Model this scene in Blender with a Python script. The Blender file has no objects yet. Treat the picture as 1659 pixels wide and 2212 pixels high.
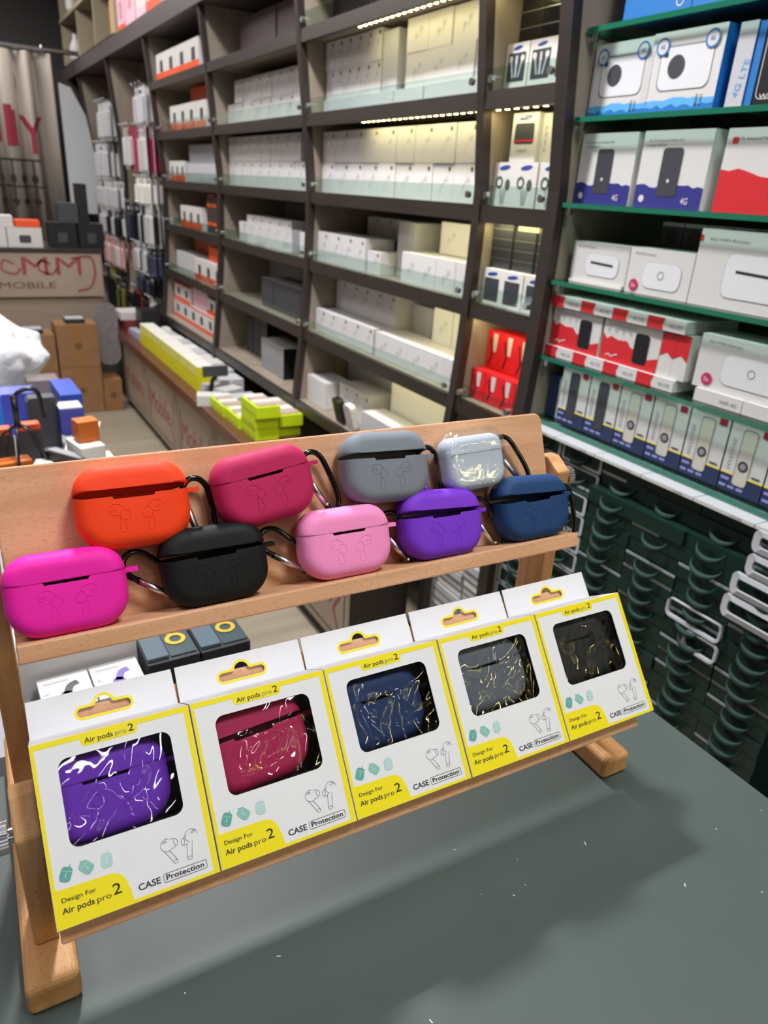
import bpy, bmesh, math, random
from mathutils import Matrix, Vector
# ---------------------------------------------------------------- camera, world, lights
random.seed(7)
ZO = 1.25                      # eye height over the shop floor; all measured heights are relative to the eye
SC = bpy.context.scene
COL = SC.collection
R_ = Vector((0.8680172642, -0.4928656231, 0.0602453867))
U_ = Vector((0.1518251445, 0.3789733638, 0.9128681805))
F_ = Vector((0.4727527414, 0.7832385761, -0.4037848169))
cam_d = bpy.data.cameras.new('camera'); cam = bpy.data.objects.new('camera', cam_d); COL.objects.link(cam)
cam.matrix_world = Matrix(((R_.x, U_.x, -F_.x, 0), (R_.y, U_.y, -F_.y, 0), (R_.z, U_.z, -F_.z, ZO), (0, 0, 0, 1)))
cam_d.sensor_fit = 'VERTICAL'; cam_d.sensor_height = 24.0
cam_d.lens = 1564.52 / 2212 * 24.0
cam_d.clip_start = 0.02; cam_d.clip_end = 50
cam_d.dof.use_dof = True; cam_d.dof.focus_distance = 0.46; cam_d.dof.aperture_fstop = cam_d.lens / 2.2
SC.camera = cam
SC.view_settings.view_transform = 'Standard'; SC.view_settings.look = 'None'
SC.view_settings.gamma = 1; SC.view_settings.use_curve_mapping = False
SC.view_settings.exposure = 0.0
SC.cycles.max_bounces = 8; SC.cycles.transparent_max_bounces = 16
SC.cycles.sample_clamp_indirect = 6
W = bpy.data.worlds.new('world'); SC.world = W; W.use_nodes = True
W.node_tree.nodes['Background'].inputs[0].default_value = (0.9, 0.95, 1, 1)
W.node_tree.nodes['Background'].inputs[1].default_value = 0.25

def lin(h):
    if isinstance(h, str):
        h = h.lstrip('#'); h = [int(h[i:i+2], 16) / 255 for i in (0, 2, 4)]
    return tuple(c / 12.92 if c <= 0.04045 else ((c + 0.055) / 1.055) ** 2.4 for c in h[:3]) + (1,)

# ---------------------------------------------------------------- materials
MATS = {}
def mat(name, col, rough=0.55, metal=0.0, spec=0.5, bump=None, var=0.0, vscale=30, trans=0, alpha=1, emit=None, estr=1, coat=0, grain=None, sheen=0):
    if name in MATS: return MATS[name]
    m = bpy.data.materials.new(name); m.use_nodes = True; MATS[name] = m
    nt = m.node_tree; b = nt.nodes['Principled BSDF']
    c = lin(col); b.inputs['Base Color'].default_value = c; m.diffuse_color = c
    b.inputs['Roughness'].default_value = rough; b.inputs['Metallic'].default_value = metal
    b.inputs['Specular IOR Level'].default_value = spec; b.inputs['Coat Weight'].default_value = coat
    b.inputs['Transmission Weight'].default_value = trans; b.inputs['Alpha'].default_value = alpha
    b.inputs['Sheen Weight'].default_value = sheen
    if emit:
        b.inputs['Emission Color'].default_value = lin(emit); b.inputs['Emission Strength'].default_value = estr
    tc = nt.nodes.new('ShaderNodeTexCoord')
    if var or grain:
        mp = nt.nodes.new('ShaderNodeMapping'); nt.links.new(tc.outputs['Object'], mp.inputs[0])
        if grain: mp.inputs['Scale'].default_value = grain
        n = nt.nodes.new('ShaderNodeTexNoise'); n.inputs['Scale'].default_value = vscale; n.inputs['Detail'].default_value = 5
        nt.links.new(mp.outputs[0], n.inputs['Vector'])
        rp = nt.nodes.new('ShaderNodeValToRGB')
        rp.color_ramp.elements[0].position = 0.3; rp.color_ramp.elements[1].position = 0.7
        rp.color_ramp.elements[0].color = tuple(x * (1 - var) for x in c[:3]) + (1,)
        rp.color_ramp.elements[1].color = tuple(min(1, x * (1 + var)) for x in c[:3]) + (1,)
        nt.links.new(n.outputs[0], rp.inputs[0]); nt.links.new(rp.outputs[0], b.inputs['Base Color'])
    if bump:
        n2 = nt.nodes.new('ShaderNodeTexNoise'); n2.inputs['Scale'].default_value = bump[0]; n2.inputs['Detail'].default_value = 4
        nt.links.new(tc.outputs['Object'], n2.inputs['Vector'])
        bp = nt.nodes.new('ShaderNodeBump'); bp.inputs['Strength'].default_value = bump[1]; bp.inputs['Distance'].default_value = bump[2] if len(bump) > 2 else 0.001
        nt.links.new(n2.outputs[0], bp.inputs['Height']); nt.links.new(bp.outputs[0], b.inputs['Normal'])
    return m

def wood_mat(name, light, dark, fleck, scale=(1.6, 22, 22), rough=0.5):
    """beech-like wood: long soft bands and short dark pores running along local X"""
    m = bpy.data.materials.new(name); m.use_nodes = True; MATS[name] = m
    nt = m.node_tree; b = nt.nodes['Principled BSDF']; L = nt.links
    tc = nt.nodes.new('ShaderNodeTexCoord')
    mp = nt.nodes.new('ShaderNodeMapping'); mp.inputs['Scale'].default_value = scale; L.new(tc.outputs['Object'], mp.inputs[0])
    n = nt.nodes.new('ShaderNodeTexNoise'); n.inputs['Scale'].default_value = 3.0; n.inputs['Detail'].default_value = 6; n.inputs['Distortion'].default_value = 0.6
    L.new(mp.outputs[0], n.inputs['Vector'])
    rp = nt.nodes.new('ShaderNodeValToRGB'); rp.color_ramp.elements[0].position = 0.32; rp.color_ramp.elements[1].position = 0.68
    rp.color_ramp.elements[0].color = lin(dark); rp.color_ramp.elements[1].color = lin(light); L.new(n.outputs[0], rp.inputs[0])
    mp2 = nt.nodes.new('ShaderNodeMapping'); mp2.inputs['Scale'].default_value = (230, 1700, 1700) if scale[0] < scale[2] and scale[0] < scale[1] else ((1700, 230, 1700) if scale[1] < scale[2] else (1700, 1700, 230))
    L.new(tc.outputs['Object'], mp2.inputs[0])
    n2 = nt.nodes.new('ShaderNodeTexNoise'); n2.inputs['Scale'].default_value = 1.0; n2.inputs['Detail'].default_value = 1
    L.new(mp2.outputs[0], n2.inputs['Vector'])
    r2 = nt.nodes.new('ShaderNodeValToRGB'); r2.color_ramp.elements[0].position = 0.60; r2.color_ramp.elements[1].position = 0.70
    r2.color_ramp.elements[0].color = (0, 0, 0, 1); r2.color_ramp.elements[1].color = (0.42, 0.42, 0.42, 1); L.new(n2.outputs[0], r2.inputs[0])
    mx = nt.nodes.new('ShaderNodeMix'); mx.data_type = 'RGBA'
    L.new(r2.outputs[0], mx.inputs[0]); L.new(rp.outputs[0], mx.inputs[6]); mx.inputs[7].default_value = lin(fleck)
    L.new(mx.outputs[2], b.inputs['Base Color']); b.inputs['Roughness'].default_value = rough
    b.inputs['Specular IOR Level'].default_value = 0.35; m.diffuse_color = lin(light)
    return m

def glass_mat(name, tint, fac=0.12, rough=0.03, bump=None):
    """thin clear sheet: mostly see-through with glossy reflections"""
    m = bpy.data.materials.new(name); m.use_nodes = True; MATS[name] = m
    nt = m.node_tree; nt.nodes.clear(); L = nt.links
    o = nt.nodes.new('ShaderNodeOutputMaterial'); mx = nt.nodes.new('ShaderNodeMixShader')
    t = nt.nodes.new('ShaderNodeBsdfTransparent'); t.inputs[0].default_value = lin(tint)
    g = nt.nodes.new('ShaderNodeBsdfGlossy'); g.inputs['Roughness'].default_value = rough; g.inputs[0].default_value = (1, 1, 1, 1)
    lw = nt.nodes.new('ShaderNodeLayerWeight'); lw.inputs['Blend'].default_value = 0.5
    pw = nt.nodes.new('ShaderNodeMath'); pw.operation = 'POWER'; pw.inputs[1].default_value = 5; L.new(lw.outputs['Facing'], pw.inputs[0])
    fr = nt.nodes.new('ShaderNodeMath'); fr.operation = 'MULTIPLY'; fr.inputs[1].default_value = 0.6; L.new(pw.outputs[0], fr.inputs[0])
    ad = nt.nodes.new('ShaderNodeMath'); ad.operation = 'ADD'; ad.inputs[1].default_value = fac
    L.new(fr.outputs[0], ad.inputs[0]); L.new(ad.outputs[0], mx.inputs[0])
    L.new(t.outputs[0], mx.inputs[1]); L.new(g.outputs[0], mx.inputs[2]); L.new(mx.outputs[0], o.inputs[0])
    if bump:
        tc = nt.nodes.new('ShaderNodeTexCoord'); n2 = nt.nodes.new('ShaderNodeTexNoise'); n2.inputs['Scale'].default_value = bump[0]
        n2.inputs['Detail'].default_value = 2.0; n2.inputs['Distortion'].default_value = bump[3]
        L.new(tc.outputs['Object'], n2.inputs['Vector'])
        bp = nt.nodes.new('ShaderNodeBump'); bp.inputs['Strength'].default_value = bump[1]; bp.inputs['Distance'].default_value = bump[2]
        L.new(n2.outputs[0], bp.inputs['Height']); L.new(bp.outputs[0], g.inputs['Normal']); L.new(bp.outputs[0], lw.inputs['Normal'])
    return m

# ---------------------------------------------------------------- lamps (the shop's ceiling panels)
LAMPS = [  # x, y, size x, size y, watts, colour
    (0.36, 1.66, 0.16, 0.10, 60.0, (0.99, 0.98, 1.0)),
    (0.55, -0.12, 0.34, 0.44, 22.0, (0.95, 0.97, 1.0)),
    (-0.85, 0.30, 0.60, 0.60, 3.0, (0.93, 0.96, 1.0)),
    (0.15, 2.95, 0.60, 0.60, 5.0, (1.0, 0.97, 0.93)),
    (0.15, 4.30, 0.60, 0.60, 21.0, (1.0, 0.97, 0.93)),
    (-1.10, 3.20, 0.60, 0.60, 12.0, (1.0, 0.97, 0.93)),
    (0.10, 5.90, 0.60, 0.60, 16.0, (1.0, 0.97, 0.93)),
    (0.30, -1.60, 0.08, 1.20, 4.0, (0.97, 0.98, 1.0)),
    (0.05, -3.20, 1.20, 0.08, 4.0, (0.97, 0.98, 1.0)),
]
CEIL = 1.45

# ---------------------------------------------------------------- helpers
def tag(o, label=None, cat=None, group=None, kind=None):
    if label: o['label'] = label
    if cat: o['category'] = cat
    if group: o['group'] = group
    if kind: o['kind'] = kind
    return o
def empty(name, label=None, cat=None, group=None, kind=None, loc=(0, 0, 0), rz=0.0, mw=None):
    o = bpy.data.objects.new(name, None); COL.objects.link(o); o.empty_display_size = 0.05
    if mw is not None: o.matrix_world = mw
    else: o.location = (loc[0], loc[1], loc[2] + ZO); o.rotation_euler = (0, 0, rz)
    return tag(o, label, cat, group, kind)

class MB:
    def __init__(s): s.v = []; s.f = []; s.m = []; s.mats = []; s.sm = []
    def mi(s, m):
        if m not in s.mats: s.mats.append(m)
        return s.mats.index(m)
    def add(s, vs, fs, m, smooth=False, M=None):
        b = len(s.v)
        s.v += [tuple(M @ Vector(v)) if M else tuple(v) for v in vs]
        k = s.mi(m)
        for f in fs: s.f.append([b + i for i in f]); s.m.append(k); s.sm.append(smooth)
        return s
    def box(s, a, b, m, M=None, mats=None):
        x0, y0, z0 = a; x1, y1, z1 = b
        vs = [(x0,y0,z0),(x1,y0,z0),(x1,y1,z0),(x0,y1,z0),(x0,y0,z1),(x1,y0,z1),(x1,y1,z1),(x0,y1,z1)]
        fs = {'-z':(0,3,2,1),'+z':(4,5,6,7),'-y':(0,1,5,4),'+y':(2,3,7,6),'-x':(0,4,7,3),'+x':(1,2,6,5)}
        for k, f in fs.items():
            s.add([vs[i] for i in f], [(0,1,2,3)], (mats or {}).get(k, m), False, M)
        return s
    def solidbox(s, a, b, m, M=None):
        x0, y0, z0 = a; x1, y1, z1 = b
        vs = [(x0,y0,z0),(x1,y0,z0),(x1,y1,z0),(x0,y1,z0),(x0,y0,z1),(x1,y0,z1),(x1,y1,z1),(x0,y1,z1)]
        return s.add(vs, [(0,3,2,1),(4,5,6,7),(0,1,5,4),(2,3,7,6),(0,4,7,3),(1,2,6,5)], m, False, M)
    def prism(s, pts, d0, d1, m, axis='y', M=None):
        """extrude a closed 2D outline between d0 and d1 along an axis; pts are the other two coords"""
        n = len(pts)
        def P(p, d): return {'y': (p[0], d, p[1]), 'x': (d, p[0], p[1]), 'z': (p[0], p[1], d)}[axis]
        vs = [P(p, d0) for p in pts] + [P(p, d1) for p in pts]
        fs = [tuple(range(n))[::-1], tuple(range(n, 2*n))] + [(i, (i+1) % n, n + (i+1) % n, n + i) for i in range(n)]
        return s.add(vs, fs, m, False, M)
    def cyl(s, c, r, h, m, axis='z', n=20, r2=None, M=None, smooth=True):
        r2 = r if r2 is None else r2
        def P(a, rr, d):
            u, w = math.cos(a) * rr, math.sin(a) * rr
            return {'z': (c[0]+u, c[1]+w, c[2]+d), 'x': (c[0]+d, c[1]+u, c[2]+w), 'y': (c[0]+u, c[1]+d, c[2]+w)}[axis]
        A = [2*math.pi*i/n for i in range(n)]
        vs = [P(a, r, 0) for a in A] + [P(a, r2, h) for a in A]
        s.add(vs, [(i, (i+1) % n, n + (i+1) % n, n + i) for i in range(n)], m, smooth, M)
        s.add(vs[:n], [tuple(range(n))[::-1]], m, False, M); s.add(vs[n:], [tuple(range(n))], m, False, M)
        return s
    def tube(s, path, r, m, n=10, closed=False, M=None, rs=None):
        P = [Vector(p) for p in path]; N = len(P); vs = []; up = None
        for i, p in enumerate(P):
            if closed: t = (P[(i+1) % N] - P[i-1]).normalized()
            else: t = (P[min(i+1, N-1)] - P[max(i-1, 0)]).normalized()
            if up is None: up = Vector((0, 0, 1)) if abs(t.z) < 0.9 else Vector((1, 0, 0))
            a = t.cross(up).normalized(); up = a.cross(t).normalized()
            rr = rs[i] if rs else r
            vs += [tuple(p + (a*math.cos(2*math.pi*k/n) + up*math.sin(2*math.pi*k/n)) * rr) for k in range(n)]
        fs = []
        for i in range(N if closed else N-1):
            j = (i+1) % N
            fs += [(i*n+k, i*n+(k+1) % n, j*n+(k+1) % n, j*n+k) for k in range(n)]
        if not closed: fs += [tuple(range(n))[::-1], tuple(range((N-1)*n, N*n))]
        return s.add(vs, fs, m, True, M)
    def flat(s, vf, m, y=0.0, ox=0, oz=0, sc=1.0, M=None, rot=0):
        """put a filled 2D shape on the plane y=const (x right, z up)"""
        vs, fs = vf; c, q = math.cos(rot), math.sin(rot)
        return s.add([(ox + sc*(a*c - b*q), y, oz + sc*(a*q + b*c)) for a, b in vs], fs, m, False, M)
    def build(s, name, parent=None, loc=None, rz=0.0, mw=None, bevel=0, solidify=0, autosmooth=False, seg=2):
        me = bpy.data.meshes.new(name); me.from_pydata(s.v, [], s.f)
        for m in s.mats: me.materials.append(m)
        me.polygons.foreach_set('material_index', s.m); me.polygons.foreach_set('use_smooth', s.sm)
        me.validate(); me.update()
        o = bpy.data.objects.new(name, me); COL.objects.link(o)
        if parent: o.parent = parent
        if mw is not None: o.matrix_world = mw
        elif loc is not None: o.location = loc if parent else (loc[0], loc[1], loc[2] + ZO); o.rotation_euler = (0, 0, rz)
        elif not parent: o.location = (0, 0, ZO); o.rotation_euler = (0, 0, rz)
        if bevel:
            bm = bmesh.new(); bm.from_mesh(me); bmesh.ops.remove_doubles(bm, verts=bm.verts, dist=1e-6); bm.to_mesh(me); bm.free()
            b = o.modifiers.new('bevel', 'BEVEL'); b.width = bevel; b.segments = seg; b.limit_method = 'ANGLE'
        if solidify:
            b = o.modifiers.new('solid', 'SOLIDIFY'); b.thickness = solidify; b.offset = 0
        return o

def wbox(name, a, b, m, label=None, cat=None, group=None, kind=None, bevel=0, parent=None):
    """world-space box whose origin sits at the centre of its base"""
    c = ((a[0]+b[0])/2, (a[1]+b[1])/2, min(a[2], b[2]))
    o = MB().solidbox(tuple(a[i]-c[i] for i in range(3)), tuple(b[i]-c[i] for i in range(3)), m)
    o = o.build(name, parent, c, bevel=bevel) if not parent else MB().solidbox(a, b, m).build(name, parent, bevel=bevel)
    return tag(o, label, cat, group, kind)

_dg = None
def curve_mesh(cu):
    o = bpy.data.objects.new('tmp', cu); COL.objects.link(o)
    dg = bpy.context.evaluated_depsgraph_get(); e = o.evaluated_get(dg); me = e.to_mesh()
    vs = [(v.co.x, v.co.y) for v in me.vertices]; fs = [tuple(p.vertices) for p in me.polygons]
    # make all faces look the same way (front = -y once laid on the x/z plane)
    out = []
    for f in fs:
        a = sum(vs[f[i]][0]*vs[f[(i+1) % len(f)]][1] - vs[f[(i+1) % len(f)]][0]*vs[f[i]][1] for i in range(len(f)))
        out.append(f if a > 0 else f[::-1])
    e.to_mesh_clear(); bpy.data.objects.remove(o); bpy.data.curves.remove(cu)
    return vs, out
def fill(*loops):
    cu = bpy.data.curves.new('tmp', 'CURVE'); cu.dimensions = '2D'; cu.fill_mode = 'BOTH'
    for lp in loops:
        sp = cu.splines.new('POLY'); sp.points.add(len(lp)-1); sp.use_cyclic_u = True
        for i, p in enumerate(lp): sp.points[i].co = (p[0], p[1], 0, 1)
    return curve_mesh(cu)
_T = {}
def text(s, size=1.0, bold=0.0, width=None, shear=0):
    """filled lettering, baseline at 0, left at 0, capital height = size"""
    k = (s, bold, shear)
    if k not in _T:
        cu = bpy.data.curves.new('tmp', 'FONT'); cu.body = s; cu.size = 1; cu.resolution_u = 3; cu.offset = bold; cu.shear = shear
        _T[k] = curve_mesh(cu)
    vs, fs = _T[k]
    sc = size / 0.70; mn = min(v[0] for v in vs); mx = max(v[0] for v in vs)
    sx = sc if width is None else width / (mx - mn)
    return [((a-mn)*sx, b*sc) for a, b in vs], fs
def rrect(w, h, r, cx=0, cy=0, n=6):
    """rounded rectangle outline, r = one radius or four (tr, tl, bl, br)"""
    rs = r if isinstance(r, (list, tuple)) else (r,)*4
    out = []
    for q, (sx, sy) in enumerate(((1, 1), (-1, 1), (-1, -1), (1, -1))):
        rr = max(rs[q], 1e-6); x, y = cx + sx*(w/2-rr), cy + sy*(h/2-rr)
        for i in range(n+1):
            a = math.pi/2*(q + i/n); out.append((x + rr*math.cos(a), y + rr*math.sin(a)))
    return out
def circ(cx, cy, rx, ry=None, n=24, rot=0):
    ry = rx if ry is None else ry; c, s = math.cos(rot), math.sin(rot)
    return [(cx + rx*math.cos(2*math.pi*i/n)*c - ry*math.sin(2*math.pi*i/n)*s, cy + rx*math.cos(2*math.pi*i/n)*s + ry*math.sin(2*math.pi*i/n)*c) for i in range(n)]
def pf(pts):   # simple filled polygon (no holes)
    a = sum(pts[i][0]*pts[(i+1) % len(pts)][1] - pts[(i+1) % len(pts)][0]*pts[i][1] for i in range(len(pts)))
    return (list(pts), [tuple(range(len(pts)))]) if a > 0 else (list(pts)[::-1], [tuple(range(len(pts)))])
def R4(x0, z0, x1, z1): return pf([(x0, z0), (x1, z0), (x1, z1), (x0, z1)])
def ring2(cx, cy, r, w, n=24, ry=None): return fill(circ(cx, cy, r, ry, n), circ(cx, cy, r-w, (ry or r)-w, n))
def stroke(pts, w, closed=False):
    """thin printed line along a polyline"""
    P = [Vector(p) for p in pts]; N = len(P); vs = []; fs = []
    for i in range(N):
        a = P[i-1] if (closed or i > 0) else P[i]; b = P[(i+1) % N] if (closed or i < N-1) else P[i]
        t = (b-a); t = t.normalized() if t.length else Vector((1, 0)); nrm = Vector((-t.y, t.x)) * w/2
        vs += [tuple(P[i]-nrm), tuple(P[i]+nrm)]
    for i in range(N if closed else N-1):
        j = (i+1) % N; fs.append((2*i, 2*j, 2*j+1, 2*i+1))
    return vs, fs
def smooth2(pts, k=6, closed=False):
    """Catmull-Rom through control points"""
    P = [Vector(p) for p in pts]; N = len(P); out = []
    rng = range(N) if closed else range(N-1)
    for i in rng:
        p0 = P[i-1] if (closed or i > 0) else P[i]; p1 = P[i]; p2 = P[(i+1) % N]; p3 = P[(i+2) % N] if (closed or i+2 < N) else p2
        for j in range(k):
            t = j/k
            out.append(tuple(0.5*((2*p1) + (p2-p0)*t + (2*p0-5*p1+4*p2-p3)*t*t + (3*p1-p0-3*p2+p3)*t**3)))
    if not closed: out.append(tuple(P[-1]))
    return out
def dup(o, parent=None, label=None, group=None, loc=None, rz=None, mw=None):
    c = o.copy(); COL.objects.link(c)
    if parent: c.parent = parent
    if label: c['label'] = label
    if group: c['group'] = group
    if mw is not None: c.matrix_world = mw
    elif loc is not None: c.location = (loc[0], loc[1], loc[2] + ZO); c.rotation_euler = (0, 0, rz if rz is not None else o.rotation_euler.z)
    for ch in [x for x in o.children]:
        d = ch.copy(); COL.objects.link(d); d.parent = c
        for g in [x for x in ch.children]:
            e = g.copy(); COL.objects.link(e); e.parent = d
    return c

# ---------------------------------------------------------------- palette
M_white = mat('white_card', '#e4e4e8', 0.5, var=0.02)
M_whiteg = mat('white_gloss_card', '#d0cdcd', 0.38)  # gloss white, greyed in the colour for the dimmer light on the shelves
M_offw = mat('offwhite_card', '#d9d6cf', 0.6)
M_grey = mat('grey_card', '#8c8c90', 0.55)
M_lgrey = mat('light_grey_card', '#b9b8bb', 0.55)
M_dkgrey = mat('dark_grey_card', '#3b3c42', 0.45)
M_black = mat('black_card', '#131418', 0.4)
M_ink = mat('dark_print', '#26262b', 0.6)
M_inkg = mat('grey_print', '#74747c', 0.6)
M_gold = mat('gold_dot', '#7b5a20', 0.35, 0.3)
M_yellow = mat('yellow_print', '#f2df10', 0.45)
M_orange = mat('orange_card', '#e4531f', 0.5)
M_red = mat('red_card', '#c8232b', 0.45)
M_redb = mat('bright_red_card', '#e0202a', 0.4)
M_pink = mat('pink_card', '#e5b3c4', 0.5)
M_blue = mat('blue_card', '#1f6fb8', 0.45)
M_lblue = mat('light_blue_card', '#58a6dc', 0.5)
M_navy = mat('indigo_card', '#2e2f7c', 0.45)
M_dnavy = mat('dark_blue_card', '#252f55', 0.45)
M_lime = mat('lime_card', '#c3dc14', 0.45)
M_yel2 = mat('mustard_yellow_card', '#d2cc10', 0.5)
M_carton = mat('corrugated_card', '#8d6743', 0.75, var=0.08, vscale=18)
M_metal = mat('chrome', '#d5d6d8', 0.16, 1.0)
M_satin = mat('brushed_steel', '#dadbdd', 0.27, 1.0)
M_beech = wood_mat('beech', '#e3b28e', '#cc986f', '#96603c')
M_beechv = wood_mat('beech_upright', '#d5a574', '#bd8654', '#8a5530', scale=(22, 22, 1.6))
M_beechy = wood_mat('beech_foot', '#d9a873', '#c08a55', '#8a5530', scale=(22, 1.6, 22))
M_table = mat('table_laminate', '#48524f', 0.50, var=0.04, vscale=9, spec=0.32)
M_shelfdark = mat('dark_brown_laminate', '#2d2521', 0.42, var=0.15, vscale=6, grain=(6, 0.6, 6))
M_shelfin = mat('taupe_laminate', '#8c8072', 0.6, var=0.14, vscale=5, grain=(5, 5, 0.5))
M_back = mat('shelf_backing', '#5c534c', 0.65, var=0.12, vscale=5, grain=(5, 5, 0.5))
M_counter = mat('reddish_counter_edge', '#5a3222', 0.35, var=0.15, vscale=8)
M_glass = glass_mat('clear_glass', '#f2f8f6', 0.05, 0.02)
M_film = glass_mat('crinkled_film', '#f7f7f7', 0.06, 0.022, bump=(12, 1.0, 0.007, 1.3))
M_ggl = mat('green_glass_edge', '#1d6b52', 0.12, coat=0.5)
M_gtop = glass_mat('green_tinted_glass', '#dcefe8', 0.05, 0.02)
M_lip = glass_mat('clear_strip_glass', '#eaf4f1', 0.06, 0.03)
M_led = mat('led_dot', '#fff6c8', 0.4, emit='#ffe89a', estr=22)
M_ledh = mat('led_strip_base', '#d9d3a6', 0.5)
M_lamp = mat('ceiling_panel_glow', '#ffffff', 0.4, emit='#fbfbff', estr=7)
M_ledw = mat('led_tape_glow', '#fff2b0', 0.4, emit='#f3e58c', estr=110)
# ================================================================ room
wl, wr, wf, wb, FL = -3.0, 1.42, -4.4, 7.4, -1.25
def struct(o): return tag(o, kind='structure')
M_floor = mat('grey_brown_plank_floor', '#8d8371', 0.5, var=0.16, vscale=3.0, grain=(0.7, 7, 1))
M_ceil = mat('ceiling_paint', '#cfcfd2', 0.8)
M_wall = mat('greige_wall', '#8f8478', 0.75, var=0.06, vscale=4)
M_walld = mat('dark_wall_cladding', '#3a3837', 0.6, var=0.08, vscale=4)
struct(wbox('floor', (wl, wf, FL-0.05), (wr, wb, FL), M_floor))
struct(wbox('ceiling', (wl, wf, CEIL), (wr, wb, CEIL+0.05), M_ceil))
struct(wbox('wall_right', (wr, wf, FL), (wr+0.06, wb, CEIL), M_wall))
struct(wbox('wall_left', (wl-0.06, wf, FL), (wl, wb, CEIL), M_wall))
struct(wbox('wall_back', (wl, wb, FL), (wr, wb+0.06, CEIL), M_walld))
struct(wbox('wall_front', (wl, wf-0.06, FL), (wr, wf, CEIL), M_wall))
for i, (x, y, sx, sy, w, c) in enumerate(LAMPS):
    t = empty('ceiling_light', ['small ceiling light over the aisle beyond the table', 'large ceiling light above the photographer on the shelf side', 'square ceiling light above the left of the table', 'square ceiling light over the aisle, nearer of two', 'square ceiling light over the aisle, farther of two', 'square ceiling light left of the aisle', 'square ceiling light at the curtain', 'slim ceiling tube light behind the photographer, running along the shop', 'slim ceiling tube light behind the photographer, running across the shop'][i], 'ceiling light', 'ceiling lights', loc=(x, y, CEIL-0.03))
    MB().box((-sx/2-.02, -sy/2-.02, 0), (sx/2+.02, sy/2+.02, 0.03), M_whiteg).build('housing', t)
    MB().box((-sx/2, -sy/2, -0.006), (sx/2, sy/2, 0), M_lamp).build('diffuser', t)
    ld = bpy.data.lights.new('lamp', 'AREA'); ld.shape = 'RECTANGLE'; ld.size = sx; ld.size_y = sy; ld.energy = w; ld.color = c
    lo = bpy.data.objects.new('lamp', ld); COL.objects.link(lo); lo.parent = t; lo.location = (0, 0, -0.012)

# ================================================================ the table in front
TZ = -0.43
tb = empty('table', 'dark grey-green laminate table carrying the wooden display rack', 'table', loc=(-0.15, 0.0, FL))
H = TZ - FL
MB().solidbox((-0.75, -0.75, H-0.028), (0.664, 0.508, H), M_table).build('tabletop', tb, bevel=0.003)
for x in (-0.70, 0.60):
    for y in (-0.70, 0.44): MB().solidbox((x, y, 0), (x+.04, y+.04, H-0.028), M_dkgrey).build('leg', tb)
MB().solidbox((-0.68, 0.43, 0.05), (0.62, 0.45, H-0.028), M_grey).build('modesty_panel', tb)
M_speck = mat('dust', '#c9d0d0', 0.8)
mb = MB(); rd = random.Random(3)
for i in range(60):
    x, y = rd.uniform(0.08, 0.66), rd.uniform(-0.30, 0.30); a = rd.uniform(0, 3.14); s = rd.uniform(0.0002, 0.00045); l = s * rd.choice([1, 1, 1.5, 4])
    mb.flat(pf([(-l, -s), (l, -s), (l, s), (-l, s)]), M_speck, 0, M=Matrix.Translation((x, y, H + 0.0002)) @ Matrix.Rotation(a, 4, 'Z') @ Matrix.Rotation(math.pi/2, 4, 'X') @ Matrix.Rotation(math.pi, 4, 'X'))
d_ = mb.build('table_dust', loc=(-0.15, 0.0, FL)); tag(d_, 'scattered pale dust specks on the dark tabletop', 'dust', kind='stuff')

# ================================================================ wooden display rack
RY = -0.02608331
RK = Matrix.Translation((0, 0, ZO)) @ Matrix.Rotation(RY, 4, 'Z')      # rack frame -> world
rack = empty('display_rack', 'two-tier beech wood display rack with tilting shelves and thumb screws standing on the table', 'display rack', mw=RK @ Matrix.Translation((0.19, 0.40, TZ)))
def rpart(mb, name, M=None, bevel=0.0015, seg=2):
    """rack part; mesh built in rack-frame coordinates"""
    o = mb.build(name, rack, (0, 0, 0), bevel=bevel, seg=seg)
    o.matrix_parent_inverse = Matrix.Identity(4)
    o.matrix_basis = Matrix.Translation((-0.19, -0.40, -TZ)) @ (M or Matrix.Identity(4))
    return o
def basis(o, x, y, z): return Matrix(((x[0], y[0], z[0], o[0]), (x[1], y[1], z[1], o[1]), (x[2], y[2], z[2], o[2]), (0, 0, 0, 1)))
for x0, x1 in ((-0.0314, -0.0030), (0.3944, 0.4219)):
    rpart(MB().solidbox((x0, 0.3035, TZ), (x1, 0.530, TZ+0.0205), M_beechy), 'foot', bevel=0.004, seg=3)
for side, (x0, x1) in (('l', (-0.0239, -0.0108)), ('r', (0.4015, 0.4145))):
    zt = TZ+0.0205
    rpart(MB().prism([(0.3305, zt), (0.362, zt), (0.362, -0.318), (0.355, -0.309), (0.345, -0.309), (0.3305, -0.328)], x0, x1, M_beechv, 'x'), 'front_post')
    rpart(MB().prism([(0.420, zt), (0.452, zt), (0.452, -0.205), (0.446, -0.195), (0.436, -0.194), (0.420, -0.203)], x0, x1, M_beechv, 'x'), 'rear_post')
def knob(x, y, z, s):
    k = MB(); n = 28
    k.cyl((x, y, z), 0.0045, 0.006*s, M_metal, 'x')
    pts = []
    for i in range(n*2):
        a = math.pi*i/n; r = 0.0086 if i % 2 else 0.0080; pts.append((y + r*math.cos(a), z + r*math.sin(a)))
    k.prism(pts, x + 0.003*s, x + 0.0085*s, M_satin, 'x')
    k.cyl((x + 0.0085*s, y, z), 0.0065, 0.004*s, M_metal, 'x', r2=0.0055)
    rpart(k, 'thumb_screw', bevel=0)
knob(-0.0239, 0.343, -0.334, -1); knob(0.4145, 0.430, -0.2115, 1); knob(-0.0239, 0.437, -0.219, -1); knob(0.4145, 0.343, -0.334, 1)
T1, T2 = 0.66372166, math.radians(22)
u1, n1 = Vector((0, math.sin(T1), math.cos(T1))), Vector((0, math.cos(T1), -math.sin(T1)))   # up the lower board, into it
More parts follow.
